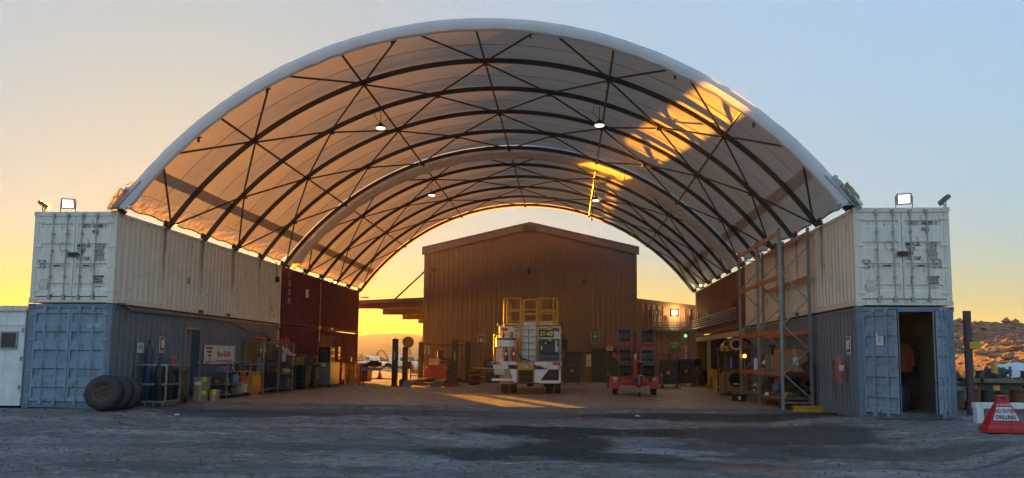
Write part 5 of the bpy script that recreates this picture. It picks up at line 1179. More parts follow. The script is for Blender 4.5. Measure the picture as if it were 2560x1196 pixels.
def cone(label, x, y, z, h=.5, rz=0):
    r = thing('traffic_cone', label, 'traffic cone', (x, y, z), rz); G().box(-h*.36, -h*.36, 0, h*.36, h*.36, h*.06).build('base', conep, r, bevel=.005); G().lathe([(h*.25, h*.06), (h*.12, h*.62)], 18).build('body', conep, r, smooth=True); G().lathe([(h*.12+.003, h*.60), (h*.075, h*.8)], 18).build('reflective_band', paper, r, smooth=True); G().lathe([(h*.075, h*.8), (h*.04, h), (.001, h)], 18).build('tip', conep, r, smooth=True)
cone('orange traffic cone standing on the lower shelf of the silhouetted bench', -9.7, 38.35, FZ+.385, .46)
cone('small orange traffic cone on the far right beside the white bulk bag', 13.72, 24.3, .865, .26)
# four post hoist
r = thing('vehicle_hoist', 'dark four post vehicle hoist with two sloping ramps on the floor', 'vehicle hoist', (-7.4, 38.0, FZ))
for i, (a, b) in enumerate(((-1.48, .2), (1.5, 1.1), (-1.4, 6.6), (1.42, 6.6))):
    p = G().box(a-.13, b-.13, .02, a+.13, b+.13, 2.42 if i < 2 else 2.4).build('post', junk, r); G().box(a-.24, b-.24, 0, a+.24, b+.24, .03).build('base_plate', junk, r)
    if i < 2: G().box(a+.0-.03, b-.14, 1.35, a+.03, b-.131, 1.78).build('yellow_strip', lime, p)
    G().box(a-.02, b-.05, 2.42, a+.02, b+.05, 2.5).build('cable_pulley', steel, p)
for x in (-.75, .78):
    G().box(x-.28, .6, .16, x+.28, 6.4, .30).build('runway', dsteel, r); G().prism([(-.7, .0), (.62, .30), (.62, .26), (-.62, .0)], x-.28, x+.28, 'yz').build('ramp', dsteel, r)
for b in (.55, 6.5): G().box(-1.3, b-.06, .05, 1.35, b+.06, .17).build('cross_beam', dred if b < 1 else dsteel, r)
G().tube([(1.5, 1.1, 2.42), (1.9, 3.4, 2.36), (2.2, 6.5, 2.3)], .022, 5).tube([(-1.3, 6.6, 2.3), (0, 6.6, 2.25), (1.42, 6.6, 2.3)], .022, 5).build('hydraulic_hose', black, r); G().box(1.2, .8, .8, 1.38, 1.1, 1.3).build('power_unit', junk, r)
G().lathe([(.1, 0), (.12, .1), (.12, .28), (.08, .36)], 12, c=(-1.15, .2, .0)).build('jack_housing', junk, r)
r = thing('tyre_changer', 'dark tyre changing machine with arm and red base beside the hoist post', 'tyre machine', (-6.1, 39.0, FZ)); G().box(-.3, -.3, 0, .35, .35, .12).build('base', dred, r); G().box(-.2, -.2, .12, .2, .25, .72).build('body', junk, r, bevel=.02); G().lathe([(.28, .72), (.3, .76), (.1, .8)], 16).build('turntable', steel, r); G().box(-.06, .18, .72, .06, .3, 1.55).build('column', black, r); G().bar((-.55, .2, 1.42), (.35, .2, 1.3), .08).build('arm', black, r); G().box(-.75, .1, 1.45, -.45, .28, 1.85).build('control_head', black, r, bevel=.02); G().bar((-.6, .2, 1.2), (-.1, .2, 1.32), .06).build('arm', black, r)
r = thing('tyre_stack', 'stack of red rimmed rings behind the tyre machine', 'rings', (-5.1, 41.0, FZ))
for k in range(5): G().tube([(.26*math.cos(t), .26*math.sin(t), .08+.16*k) for t in [i*PI/8 for i in range(16)]], .075, 7, True).build('ring', dred if k % 2 else rubber, r, smooth=True)
r = thing('drum_fan', 'tall dark stand with a round drum head at the hall corner', 'stand', (-9.45, 43.4, FZ)); G().box(-.18, -.12, 0, .12, .14, 2.1).build('column', junk, r); G().lathe([(.2, -.14), (.32, -.12), (.34, 0), (.32, .12), (.2, .14)], 20, c=(.12, 0, 2.38), axis='Y').build('drum_head', tan, r, smooth=True)
for k in range(2): G().cyl((.2, 0, 2.1), (.38-.1*k, 0, 1.2), .016, 5).build('stay', steel, r)
G().box(.1, -.1, .8, .32, .1, 1.25).build('motor_box', junk, r); G().box(-.3, -.3, 0, .5, .3, .04).build('foot', junk, r); G().cyl((.28, 0, .05), (.28, 0, .8), .06, 8).build('side_tube', silver, r)
r = thing('red_tool_chest', 'long low red tool chest against the brown hall wall', 'tool chest', (-7.95, 45.7, FZ)); G().box(-.82, -.3, .14, .62, .5, .98).build('body', dred, r, bevel=.015); G().box(-.84, -.32, .98, .64, .52, 1.03).build('lid', dred, r, bevel=.01)
for x in (-.7, .45): G().box(x, -.28, 0, x+.12, .48, .14).build('skid', junk, r); G().box(x, -.315, .82, x+.1, -.302, .95).build('latch', silver, r)
r = thing('red_toolbox_stand', 'dark red cabinet half hidden behind the hoist post', 'cabinet', (-5.6, 45.2, FZ)); G().box(-.35, -.3, .2, .3, .3, .82).build('body', dred, r); G().box(-.36, -.31, .82, .31, .31, .86).build('top', dsteel, r)
for a in (-.3, .25): G().box(a-.03, -.25, 0, a+.03, .25, .2).build('foot', dsteel, r)
r = thing('white_table', 'white legged bench with dark machine on it, left of the truck', 'table', (-4.9, 45.6, FZ)); G().box(-.85, -.3, .84, .9, .35, .90).build('top', cream, r)
for a in (-.8, .84): G().box(a-.03, -.27, 0, a+.03, .32, .84).build('leg', cream, r)
G().box(-.8, .28, .3, .84, .3, .36).build('brace', cream, r)
r = thing('bench_machine', 'dark grey covered machine on the white legged bench', 'machine', (-4.6, 45.6, FZ+.9)); G().box(-.5, -.25, 0, .55, .28, .5).build('body', junk, r, bevel=.02); G().box(-.3, -.265, .12, .3, -.252, .4).build('panel', slate, r)
r = thing('drum_pile', 'dark drum and scrap under the white legged bench', 'drum', (-4.7, 45.5, FZ)); G().lathe([(.24, 0), (.24, .6)], 16).build('drum', junk, r); G().box(.3, -.2, 0, .7, .2, .4).build('crate', junk, r)
r = thing('hanging_hose', 'grey hose coil and chain hanging on the hall left of the truck', 'hose', (-6.0, HY-.12, 1.1)); G().tube([(.3*math.cos(t), 0, .2+.35*math.sin(t)) for t in [i*PI/8 for i in range(16)]], .025, 5, True).build('hose_loop', steel, r); G().cyl((.1, 0, .5), (.1, 0, 1.3), .03, 5).build('chain', steel, r)
# air coolers
def cooler(label, x, y, rz, w=1.05, h=1.5, d=.9):
    r = thing('air_cooler', label, 'air cooler', (x, y, FZ), rz, 'blue wheeled air coolers by the hall')
    g = G().box(-w/2, 0, .16, w/2, d, h); g.build('body', cblue, r, bevel=.02)
    G().box(-w/2-.015, -.03, h-.06, w/2+.015, d, h+.02).build('top_cap', cblue, r); G().box(-w/2+.08, -.016, .26, w/2-.08, -.002, h-.12).build('fan_opening', black, r)
    G().lathe([(.34, -.03), (.37, -.03), (.37, -.017), (.34, -.017)], 24, cap=False, c=(0, 0, h*.54), axis='Y').build('fan_ring', steel, r); G().lathe([(.001, -.04), (.09, -.035), (.1, -.018)], 12, c=(0, 0, h*.54), axis='Y').build('hub', silver, r)
    for k in range(5): a = 2*PI*k/5; G().bar((.05*math.cos(a), -.028, h*.54+.05*math.sin(a)), (.32*math.cos(a), -.022, h*.54+.32*math.sin(a)), .09, .006).build('blade', dsteel, r)
    for k in range(7): G().cyl((-w/2+.08, -.045, .32+.15*k), (w/2-.08, -.045, .32+.15*k), .006, 4).build('guard_wire', steel, r)
    for a in (-w/2+.12, w/2-.12):
        for b in (.12, d-.12): G().cyl((a-.03, b, .07), (a+.03, b, .07), .07, 12).build('castor', black, r)
    for k in range(9): G().box(w/2+.001, .12, .3+.11*k, w/2+.012, d-.12, .35+.11*k).build('louvre', navy, r)
    return r
cooler('blue air cooler just right of the white truck', .22, 43.2, 0)
cooler('blue air cooler with round fan directly right of the red trailer', 5.35, 40.6, -.25, 1.0, 1.45)
cooler('blue air cooler further right by the green cabinet', 6.75, 43.6, -.5, 1.05, 1.5)
r = thing('black_cabinet', 'wide low black screen standing on top of the blue cooler by the truck', 'screen', (.25, 43.7, FZ+1.53)); G().box(-.45, -.05, 0, .5, .25, .36).build('body', black, r, bevel=.01); G().box(-.4, -.06, .04, .45, -.051, .32).build('panel', dsteel, r)
r = thing('covered_pile', 'dark covered heap beside the right hand air cooler', 'heap', (7.25, 42.2, FZ)); G().blob((0, 0, .5), .55, (.8, .8, 1.1), 10, .5, 9).build('cover', black, r, smooth=True); G().box(-.4, -.4, 0, .4, .4, .08).build('pallet', timber, r)
# green cabinet, yellow machines
r = thing('green_locker', 'tall dark green steel locker under the cream beam', 'locker', (8.2, 41.4, FZ)); 
for k in range(2): G().box(-.55+.62*k, 0, .1, .05+.62*k, .9, 2.3).build('locker_body', dgreen, r, bevel=.01); G().box(-.5+.62*k, -.015, 1.75, .0+.62*k, -.002, 2.2).build('upper_panel', dgreen, r); G().box(-.5+.62*k, -.015, .2, .0+.62*k, -.002, 1.68).build('lower_door', dgreen, r); G().box(-.06+.62*k, -.03, 1.0, -.03+.62*k, -.016, 1.15).build('handle', black, r)
G().box(-.55, 0, 0, .67, .9, .1).build('base', black, r)
r = thing('yellow_hydraulic_press', 'upright yellow painted machine with white bucket in front', 'machine', (6.55, 33.9, FZ)); G().box(-.12, -.1, .3, .16, .3, 1.05).build('body', tyel, r, bevel=.02); G().box(-.25, -.05, .72, -.12, .12, 1.08).build('side_box', tyel, r, bevel=.01); G().lathe([(.13, 0), (.15, .05), (.13, .6)], 14, c=(.02, .0, 0)).build('cylinder', yellow, r, smooth=True); G().lathe([(.03, 0), (.03, .55)], 8, c=(.12, 0, 1.05)).build('rod', silver, r)
r = thing('plastic_pail', 'white plastic pail with red label in front of the yellow machine', 'pail', (6.62, 33.3, FZ)); G().lathe([(.12, 0), (.15, .36), (.16, .36), (.16, .38), (.001, .385)], 18).build('pail', white, r, smooth=True); G().lathe([(.137, .12), (.146, .26)], 18).build('label', inkr, r); G().tube([(-.15, 0, .33), (0, -.1, .2), (.15, 0, .33)], .006, 4).build('bail', steel, r)
r = thing('yellow_compressor', 'tan compressor housing with big round dark fan opening', 'compressor', (6.95, 31.8, FZ+.1)); 
g = G(); n_ = 28
prof = [(-.52, 0), (.52, 0), (.52, .55)]+[(.52*math.cos(t), .55+.45*math.sin(t)) for t in [i*PI/12 for i in range(1, 12)]]+[(-.52, .55)]
g.prism(prof, 0, .8, 'xz'); g.build('housing', tan, r, bevel=.03); G().lathe([(.27, -.02), (.30, -.05), (.34, -.03), (.34, .01)], 26, c=(0, 0, .56), axis='Y', cap=False).build('fan_cowl', tan, r, smooth=True); G().lathe([(.001, -.006), (.28, -.006)], 26, c=(0, 0, .56), axis='Y').build('fan_opening', black, r); G().box(-.1, -.03, .36, .1, -.012, .42).build('label', paper, r)
G().box(-.5, -.05, -.1, .5, .75, .0).build('skid', junk, r)
for s in (-1, 1): G().cyl((s*.3, -.1, .0), (s*.3, -.06, .0), .08, 12).build('wheel', black, r)
r = thing('machine_hood', 'yellow and black arched engine hood on a high shelf beside the red ring', 'engine hood', (7.0, 31.6, 1.95)); 
g = G(); g.grid(lambda u, v: (.62*math.cos(PI*(.08+.84*u))*1.0, -.1+.7*v, .42*math.sin(PI*(.08+.84*u))+.05*noise.noise(Vector((u*5, v*3, 2)))), 18, 6); g.build('hood_shell', tan, r, smooth=True); G().tube([(.6*math.cos(t), -.12, .44*math.sin(t)) for t in [.3+i*2.4/12 for i in range(13)]], .06, 7).build('rim', black, r, smooth=True); G().box(-.6, 0, -.06, .6, .6, 0).build('shelf_plate', timber, r); G().box(-.66, -.1, -.1, -.3, .15, .14).build('nose', yellow, r, bevel=.04)
shelf_unit('dark heavy shelf carrying the engine hood and crates over the compressor', 6.45, 31.5, 0, 1.0, 1.4, 1.95, (1.12, 1.9), rustm, post=.06)
carton('blue plastic crate on the heavy shelf above the compressor', 6.75, 31.9, FZ+1.14, .3, .4, .45, 0, m=cblue, group='crates on the heavy shelf'); carton('black steel crate on the heavy shelf right of the blue crate', 7.15, 31.9, FZ+1.14, .42, .5, .55, 0, m=junk, group='crates on the heavy shelf')
r = thing('ring_sign', 'dark red ring with white inner arc hanging at the end of the rack', 'ring', (6.62, 30.2, 2.12)); G().lathe([(.16, -.04), (.31, -.04), (.31, .04), (.16, .04), (.16, -.04)], 28, axis='Y', cap=False).build('ring', dred, r); G().lathe([(.17, -.05), (.22, -.05), (.22, -.041), (.17, -.041)], 28, axis='Y', cap=False).build('inner_band', paper, r)
# ---------------------------------------------------------------- pallet rack on the right
RK = thing('pallet_rack', 'tall pallet rack of galvanised frames and orange beams on the right', 'rack', (6.45, 23.2, FZ))
YR = (0, 2.7, 5.4)
for y in YR:
    for x in (0, .86):
        g = G().box(x-.045, y-.03, .01, x+.045, y-.022, 5.52).box(x-.045, y-.022, .01, x-.037, y+.035, 5.52).box(x+.037, y-.022, .01, x+.045, y+.035, 5.52).box(x-.045, y+.027, .01, x-.02, y+.035, 5.52).box(x+.02, y+.027, .01, x+.045, y+.035, 5.52)
        u = g.build('upright', galv, RK); G().box(x-.08, y-.06, 0, x+.08, y+.06, .01).build('foot_plate', galv, u)
        g = G()
        for k in range(70):
            for s in (-.018, .018): g.box(x+s-.006, y-.0325, .12+k*.077, x+s+.006, y-.0305, .15+k*.077)
        h_ = g.build('slots', black, u); h_['kind'] = 'stuff'
    zs = [.35, 1.05, 1.8, 2.55, 3.3, 4.1, 4.9]
    for k in range(len(zs)-1):
        a, b = (.04, .82) if k % 2 else (.82, .04); G().bar((a, y, zs[k]), (b, y, zs[k+1]), .035).build('frame_brace', galv, RK)
    for z in (.2, 5.2): G().bar((.04, y, z), (.82, y, z), .035).build('frame_brace', galv, RK)
for j in range(2):
    y0, y1 = YR[j]+.05, YR[j+1]-.04
    for x in (-.02, .88):
        for z in ((5.36, 4.0, 2.34, 1.05) if 1 else ()):
            if x > 0 and z == 4.0 and j == 1: pass
            bmo = G().box(x-.025, y0, z-.06, x+.025, y1, z+.06).build('beam', orange, RK); G().box(x-.035, y0-.03, z-.11, x+.035, y0+.005, z+.11).build('beam_connector', orange, bmo); G().box(x-.035, y1-.005, z-.11, x+.035, y1+.03, z+.11).build('beam_connector', orange, bmo)
    for k in range(6): G().box(.0, y0+.05+.42*k, 1.115, .88, y0+.40+.42*k, 1.135).build('deck_board', timber, RK)
    for k in range(6): G().box(.0, y0+.05+.42*k, .30, .88, y0+.40+.42*k, .325).build('deck_board', timber, RK)
    for x in (.05, .8): G().box(x-.03, y0, .22, x+.03, y1, .30).build('bottom_bearer', rustm, RK)
    for y in (y0+.3, y1-.3): G().box(-.0, y-.06, 0, .1, y+.06, .22).build('bearer_block', rustm, RK)
z1 = FZ+1.14
def crate_at(*a, **k): return carton(*a, **k)
carton('long brown cardboard carton with red stamp on the rack shelf', 6.98, 24.2, z1, .72, 1.3, .50, 0, ((-.1, .2, .16, .22, paper), (.12, .1, .16, .12, inkr)), 'boxes on the pallet rack')
carton('flat bright orange box lying on the long brown carton', 6.98, 24.25, z1+.505, .7, 1.0, .16, 0, (), 'boxes on the pallet rack', m=orange)
carton('small split timber carton beside the white bundle on the rack', 6.62, 25.05, z1, .32, .25, .5, .1, (), 'boxes on the pallet rack', m=timber)
r = thing('wrapped_bundle', 'white plastic wrapped bundle on the rack shelf', 'bundle', (6.8, 25.5, z1)); G().blob((0, 0, .2), .27, (1.1, 1, .75), 10, .6, 12).build('wrapping', paper, r, smooth=True); G().box(-.2, -.22, 0, .2, .22, .1).build('core', card, r)
r = thing('pump_assembly', 'dark red pump assembly with white pot on the rack', 'pump', (6.8, 27.0, z1)); G().blob((0, 0, .28), .24, (1, 1, 1), 9, .4, 14).build('casing', dred, r, smooth=True); G().lathe([(.08, 0), (.08, .35), (.05, .4)], 12, c=(-.25, -.3, 0)).build('pot', white, r, smooth=True); G().lathe([(.05, 0), (.05, .75), (.11, .78), (.11, .86)], 12, c=(.2, -.7, 0)).build('upright_shaft', junk, r); G().lathe([(.12, 0), (.12, .3), (.06, .5)], 12, c=(-.05, -.75, 0)).build('housing', junk, r)
r = thing('warning_beacon', 'small glowing amber lamp on the far end of the rack', 'beacon', (6.5, 28.2, z1+.42)); G().lathe([(.06, 0), (.07, .03), (.07, .1), (.001, .14)], 12).build('lens', ambg, r, smooth=True); G().cyl((0, 0, -.42), (0, 0, 0), .025, 8).build('stalk', steel, r)
for i, (x, y, z, rr, lab) in enumerate(((7.32, 23.45, 1.32, .16, 'rolled black rubber hose highest behind the rack'), (7.25, 23.4, .80, .15, 'rolled black rubber hose in the middle behind the rack post'), (7.28, 23.35, .48, .17, 'rolled black rubber hose lowest by the blue container wall'))):
    r = thing('rubber_roll', lab, 'hose', (x, y, z), 0, 'black rubber rolls behind the rack'); G().lathe([(rr*.55, -.0), (rr, -.0), (rr*1.02, .1), (rr, 1.1), (rr*.55, 1.1), (rr*.55, 0)], 18, axis='Y', cap=False).build('roll', rubber, r, smooth=True); G().lathe([(rr*1.02, .5), (rr*1.05, .5), (rr*1.05, .55), (rr*1.02, .55)], 18, axis='Y').build('strap', steel, r)
r = thing('dark_sheet_pile', 'slumped dark plastic sheets and hoses on the lower rack deck', 'sheets', (6.9, 24.4, FZ+.33)); 
for k in range(5): G().blob((.1*(k % 2), -.6+.45*k, .22+.05*(k % 3)), .34, (1, 1.2, .75), 10, .8, 40+k).build('sheet_fold', (junk, black, slate)[k % 3], r, smooth=True)
clutter(2, 6.55, 23.6, FZ+.33, 6.7, 25.6, 6, 'along the front of the lower rack deck', 'clutter on the lower rack deck')
clutter(6, 6.55, 26.0, FZ+.33, 7.0, 28.4, 7, 'on the far half of the lower rack deck', 'clutter on the lower rack deck')
clutter(4, 6.7, 26.1, z1, 7.2, 26.7, 2, 'on the far rack shelf behind the pump', 'clutter on the rack shelf')
r = thing('yellow_case', 'yellow metal case on the lower deck near the front rack post', 'case', (6.85, 23.65, FZ+.33)); G().box(-.3, -.12, 0, .35, .15, .16).build('case', tyel, r, bevel=.01); G().box(-.05, -.13, .06, .05, -.121, .12).build('clasp', black, r)
r = thing('battery', 'black vehicle battery with white label on the floor by the rack', 'battery', (6.15, 27.7, FZ), .3); G().box(-.2, -.14, 0, .2, .14, .24).build('case', black, r, bevel=.01); G().box(-.1, -.148, .05, .0, -.141, .18).build('label', paper, r)
for x in (-.12, .12): G().cyl((x, 0, .24), (x, 0, .27), .02, 8).build('terminal', silver, r)
r = thing('yellow_girder', 'short yellow painted steel girder lying in front of the rack', 'girder', (7.05, 22.75, .0), .05); G().box(-.45, -.07, 0, .45, .07, .03).build('lower_flange', yellow, r); G().box(-.45, -.012, .03, .45, .012, .13).build('web', yellow, r); G().box(-.45, -.07, .13, .45, .07, .16).build('upper_flange', yellow, r); G().box(-.46, -.05, .04, -.451, .05, .12).build('end_plate', black, r)
r = thing('steel_offcut', 'dark steel offcut lying on the dirt by the right container', 'offcut', (7.0, 21.2, 0), .3); G().box(-.4, -.06, 0, .35, .06, .06).build('bar', junk, r); G().box(-.1, .07, 0, .45, .14, .05).build('second_bar', rustm, r)
r = thing('plank', 'long dark timber plank behind the yellow girder', 'plank', (7.2, 23.0, .02), .03); G().box(-.5, .05, 0, .5, .2, .05).build('board', timber, r); G().box(-.5, .051, .05, -.44, .199, .06).build('end_strap', steel, r)
# ---------------------------------------------------------------- inside the open right container
for i, (x, y, m_, lab) in enumerate(((9.16, 21.2, clotho, 'orange work overalls hanging in the open container'), (9.27, 21.9, clothd, 'dark work jacket hanging left of centre in the open container'), (9.42, 21.5, clothd, 'long dark overalls hanging in the centre of the open container'), (9.62, 21.9, clothd, 'dark coat hanging at the right in the open container'), (8.95, 22.0, clothd, 'dark clothes hanging far left in the open container'))):
    r = thing('work_clothes', lab, 'clothes', (x, y, 1.95), 0, 'work clothes hanging in the open container')
    L_ = (.75, .7, 1.35, .9, 1.0)[i]
    g = G(); g.grid(lambda u, v: ((.16+.06*v+.02*noise.noise(Vector((u*6, v*4, i))))*math.cos(2*PI*u), (.09+.03*math.sin(u*20))*math.sin(2*PI*u), -v*L_*1.0), 18, 10); g.build('body', m_, r, smooth=True)
    for s in (-1, 1): G().tube([(s*.12, 0, -.04), (s*.22, 0, -.2), (s*.25, .02, -.6)], .055, 7).build('sleeve', m_, r, smooth=True)
    G().tube([(-.14, 0, 0), (0, 0, .07), (.14, 0, 0)], .01, 4).tube([(0, 0, .07), (0, 0, .16), (.03, 0, .19)], .006, 4).build('hanger', steel, r)
r = thing('hanging_rail', 'steel clothes rail across the open container', 'rail', (7.7, 21.7, 2.14)); G().cyl((0, 0, 0), (2.1, 0, 0), .018, 8).build('rail', steel, r); G().cyl((0, 0, 0), (0, 0, .5), .012, 6).build('drop_rod', steel, r)
r = thing('drum', 'dark blue plastic drum just inside the open container', 'drum', (9.0, 21.1, .17)); G().lathe([(.2, 0), (.22, .03), (.22, .6), (.18, .66)], 16).build('drum', navy, r, smooth=True); G().lathe([(.19, .66), (.19, .69), (.001, .7)], 16).build('lid', black, r)
r = wallsign('white paper with the number 2 on the left leaf of the open blue doors', 0, 0, .22, .34, paper); r.location = (7.83, 19.66, 1.88); r.rotation_euler.z = -1.05; text('2', .16, ink, r, (.11, -.0135, .1), ax='CENTER'); text('CONTAINER', .03, ink, r, (.11, -.0135, .28), ax='CENTER')
# ---------------------------------------------------------------- right outside area
def nosign(label, x, y, rz):
    r = thing('barrier_sign', label, 'barrier sign', (x, y, gh(x, y)-.01), rz, 'red plastic no entry barrier signs')
    g = G(); w, d, h = .40, .24, .82
    for z, ww, dd in (): pass
    v = [(-w, -d, .02), (w, -d, .02), (w, d, .02), (-w, d, .02), (-w*.98, -d*.96, .14), (w*.98, -d*.96, .14), (w*.98, d*.96, .14), (-w*.98, d*.96, .14), (-w*.9, -d*.84, .16), (w*.9, -d*.84, .16), (w*.9, d*.84, .16), (-w*.9, d*.84, .16), (-.13, -.06, h-.14), (.13, -.06, h-.14), (.13, .06, h-.14), (-.13, .06, h-.14), (-.10, -.05, h), (.10, -.05, h), (.10, .05, h), (-.10, .05, h)]
    f = [(0, 1, 2, 3), (16, 17, 18, 19)]+[(4*k+j, 4*k+(j+1) % 4, 4*k+4+(j+1) % 4, 4*k+4+j) for k in range(4) for j in range(4)]
    g.add(v, f); g.build('body', red, r, bevel=.015); G().box(-.05, -.062, h-.08, .05, .062, h-.045).build('hand_hole', black, r)
    # front face plate follows the slope
    z0, z1 = .16, h-.14; y0, y1 = -d*.84, -.06; sl = math.atan2(y1-y0, z1-z0)
    p = G(); L0 = math.hypot(z1-z0, y1-y0)
    hw = lambda t: w*.9+(.13-w*.9)*t/L0
    p.prism([(-hw(.13)+.05, .13), (hw(.13)-.05, .13), (hw(.42)-.03, .42), (-hw(.42)+.03, .42)], -.012, -.003, 'xz'); q = p.build('white_panel', paper, r); q.location = (0, y0, z0); q.rotation_euler.x = -sl
    b = G(); b.prism([(-hw(.425)+.03, .43), (hw(.425)-.03, .43), (hw(.52)-.02, .52), (-hw(.52)+.02, .52)], -.012, -.003, 'xz'); bb = b.build('danger_band', dred, q)
    text('DANGER', .07, inkw, q, (0, -.0135, .445), ax='CENTER'); text('NO ENTRY', .12, inkr, q, (0, -.0135, .29), ax='CENTER', sx=.66, bold=.004); text('DRILLING', .12, ink, q, (0, -.0135, .16), ax='CENTER', sx=.76, bold=.004)
    G().bar((.10, -.016, .12), (.16, -.016, .42), .008, .004).build('crack', black, q); G().bar((.04, -.012, -.1), (.10, -.016, .12), .006, .004).build('crack', black, q)
    return r
nosign('red triangular barrier sign reading no entry drilling', 9.42, 17.1, -.12)
nosign('second red barrier sign cut off at the right picture edge', 10.45, 17.3, -.4)
r = thing('rack_upright', 'purple brown rack upright with yellow bracket beside the right container', 'rack post', (11.28, 22.0, 0)); G().box(-.09, -.05, 0, .09, .05, 2.93).build('post', purple, r); 
G().box(.0, -.08, 1.86, .3, -.051, 2.05).build('yellow_bracket', yellow, r)
for k in range(20): G().box(-.07, -.056, .3+.13*k, -.045, -.051, .36+.13*k).build('slot', black, r)
for a, b in ((2.5, 2.5), (2.15, 1.85), (1.5, 1.8), (1.0, .75), (.5, .75)): G().bar((-.1, 0, b), (-1.1, 0, a), .04).build('brace', steel, r)
r = thing('steel_barrier', 'low white painted steel barrier rail behind the no entry sign', 'barrier', (9.9, 19.2, 0)); G().box(0, -.08, .36, 5.2, .08, .50).build('top_beam', white, r)
for x in (.03, 2.6, 5.0): G().box(x, -.09, 0, x+.16, .09, .36).build('leg', white, r)
# rows of rusty drill casings and gear
for i in range(14):
    x = 10.9+.42*i+.05*rs.random(); h = .50+.12*rs.random()
    r = thing('drill_casing', f'upright rusty drill casing, {["first", "second", "third", "fourth", "fifth", "sixth", "seventh", "eighth", "ninth", "tenth", "eleventh", "twelfth", "thirteenth", "fourteenth"][i]} from the blue container in its row', 'drill casing', (x, 22.8+.1*rs.random(), .15), 0, 'row of rusty drill casings')
    G().lathe([(.12, 0), (.18, 0), (.18, h), (.12, h), (.12, 0)], 14, cap=False).build('casing', rustm if i % 3 else junk, r, smooth=True); G().lathe([(.182, h*.8), (.19, h*.8), (.19, h*.9), (.182, h*.9)], 14).build('collar', junk, r)
r = thing('long_workbench', 'long dark steel bench loaded with drilling parts outside on the right', 'bench', (11.2, 24.5, 0)); G().box(-1, -.5, .78, 6, .6, .86).build('top', junk, r)
for x in (-.8, 1.2, 3.2, 5.6): G().box(x, -.4, 0, x+.1, .5, .78).build('leg', junk, r)
G().box(1.0, -.6, .86, 2.2, -.4, .98).build('rail', timber, r); G().box(-.4, -.52, .3, 1.0, -.5, .75).build('panel', concrete_m, r)
r = thing('light_bar', 'pale timber bar lying across the outside bench', 'bar', (12.6, 23.8, .87)); G().box(0, 0, 0, 1.3, .12, .1).build('bar', timber, r); G().box(0, -.005, .02, .1, .125, .12).build('end_cap', steel, r)
for i in range(12):
    x = 10.6+.45*i; kind = i % 3
    r = thing('drill_part', f'greasy drilling part, {["first", "second", "third", "fourth", "fifth", "sixth", "seventh", "eighth", "ninth", "tenth", "eleventh", "twelfth"][i]} from the container on the outside bench', 'drill part', (x, 24.5, .865), rs.random(), 'greasy drilling parts on the outside bench')
    if kind == 0: G().blob((0, 0, .14), .17, (1, 1, .9), 7, .5, 60+i).build('lump', junk, r, smooth=True); G().lathe([(.05, 0), (.05, .3)], 8).build('spigot', galv, r)
    elif kind == 1: G().cyl((-.3, 0, .08), (.3, 0, .08), .08, 10).build('tube', junk, r); G().cyl((.3, 0, .08), (.36, 0, .08), .1, 10).build('flange', silver, r)
    else: G().lathe([(.12, 0), (.14, .1), (.08, .3), (.12, .36)], 12).build('hub', junk, r, smooth=True); G().box(-.2, -.03, .05, .2, .03, .12).build('lever', steel, r)
def bollard(label, x, y, h, lean):
    r = thing('yellow_bollard', label, 'bollard', (x, y, 0), 0, 'yellow posts before the dirt mound', ry=lean); G().box(-.09, -.09, 0, .09, .09, h).build('post', yellow, r); G().box(-.1, -.1, h, .1, .1, h+.02).build('cap', yellow, r)
bollard('yellow post nearer the purple rack upright', 17.6, 34, 1.35, -.06); bollard('yellow post nearer the white bulk bag', 18.55, 34, 1.4, -.05)
r = thing('bulk_bag', 'large crumpled white bulk bag at the right edge before the mound', 'bulk bag', (21.5, 38.0, 0)); 
G().grid(lambda u, v: ((1.5-.75*v**2.5+.12*noise.noise(Vector((math.cos(2*PI*u)*2, math.sin(2*PI*u)*2, v*3))))*math.cos(2*PI*u), (.9-.5*v**2)*math.sin(2*PI*u), 1.45*v+.12*noise.noise(Vector((u*6, v, 4)))), 32, 14).build('bag', mat('woven_white_bag', (.72, .74, .76), .7, 0, (.4, .4, .4), .3, 2), r, smooth=True)
for k in range(3): G().tube([(-1.35+1.2*k, -.85, .72), (-.9+1.2*k, -.92, .70), (-.4+1.2*k, -.9, .71)], .02, 4).build('strap', slate, r)
for i, (x, y, w, h, m_, lab) in enumerate(((14.2, 29.0, .8, 1.0, black, 'dark machine heap just right of the open container'), (19.5, 36, 1.0, 1.15, junk, 'greasy compressor parts left of the bulk bag'), (15.6, 31, .5, .7, dred, 'small red engine cover beyond the container'))):
    r = thing('machinery_heap', lab, 'machinery', (x, y, 0)); G().box(-w, -.4, 0, w, .5, h*.55).build('frame', junk, r); G().blob((0, 0, h*.75), w*.7, (1, .7, .55), 9, .8, 80+i).build('cover', m_, r, smooth=True); G().cyl((w*.6, -.3, h*.5), (w*.6, -.3, h*1.15), .06, 8).build('stack', steel, r)
for i, (x, y, s) in enumerate(((26, 52, 1.0), (24.7, 49, .8), (28.2, 54, .9))):
    r = thing('dry_bush', ['dry straw coloured bush at the foot of the mound, middle one', 'dry straw coloured bush nearest the rack upright', 'dry straw coloured bush furthest along the mound'][i], 'bush', (x, y, 0), 0, 'dry bushes at the foot of the mound')
    g = G(); q = random.Random(i)
    for k in range(420):
        a = q.random()*6.28; e = q.random()**.6*1.3; L_ = s*(.8+.9*q.random()); d = Vector((math.cos(a)*math.sin(e), math.sin(a)*math.sin(e), math.cos(e))); b0 = Vector((q.random()-.5, q.random()-.5, 0))*.5*s; t = b0+d*L_; w_ = Vector((-d.y, d.x, 0)).normalized()*.03
        g.add([b0-w_, b0+w_, t], [(0, 1, 2)])
    g.build('foliage', mat('dry_straw_%d' % i, (.42, .30, .12), .9, bump=0), r); G().cyl((0, 0, 0), (0, 0, .5*s), .06, 6).build('stem', timber, r)
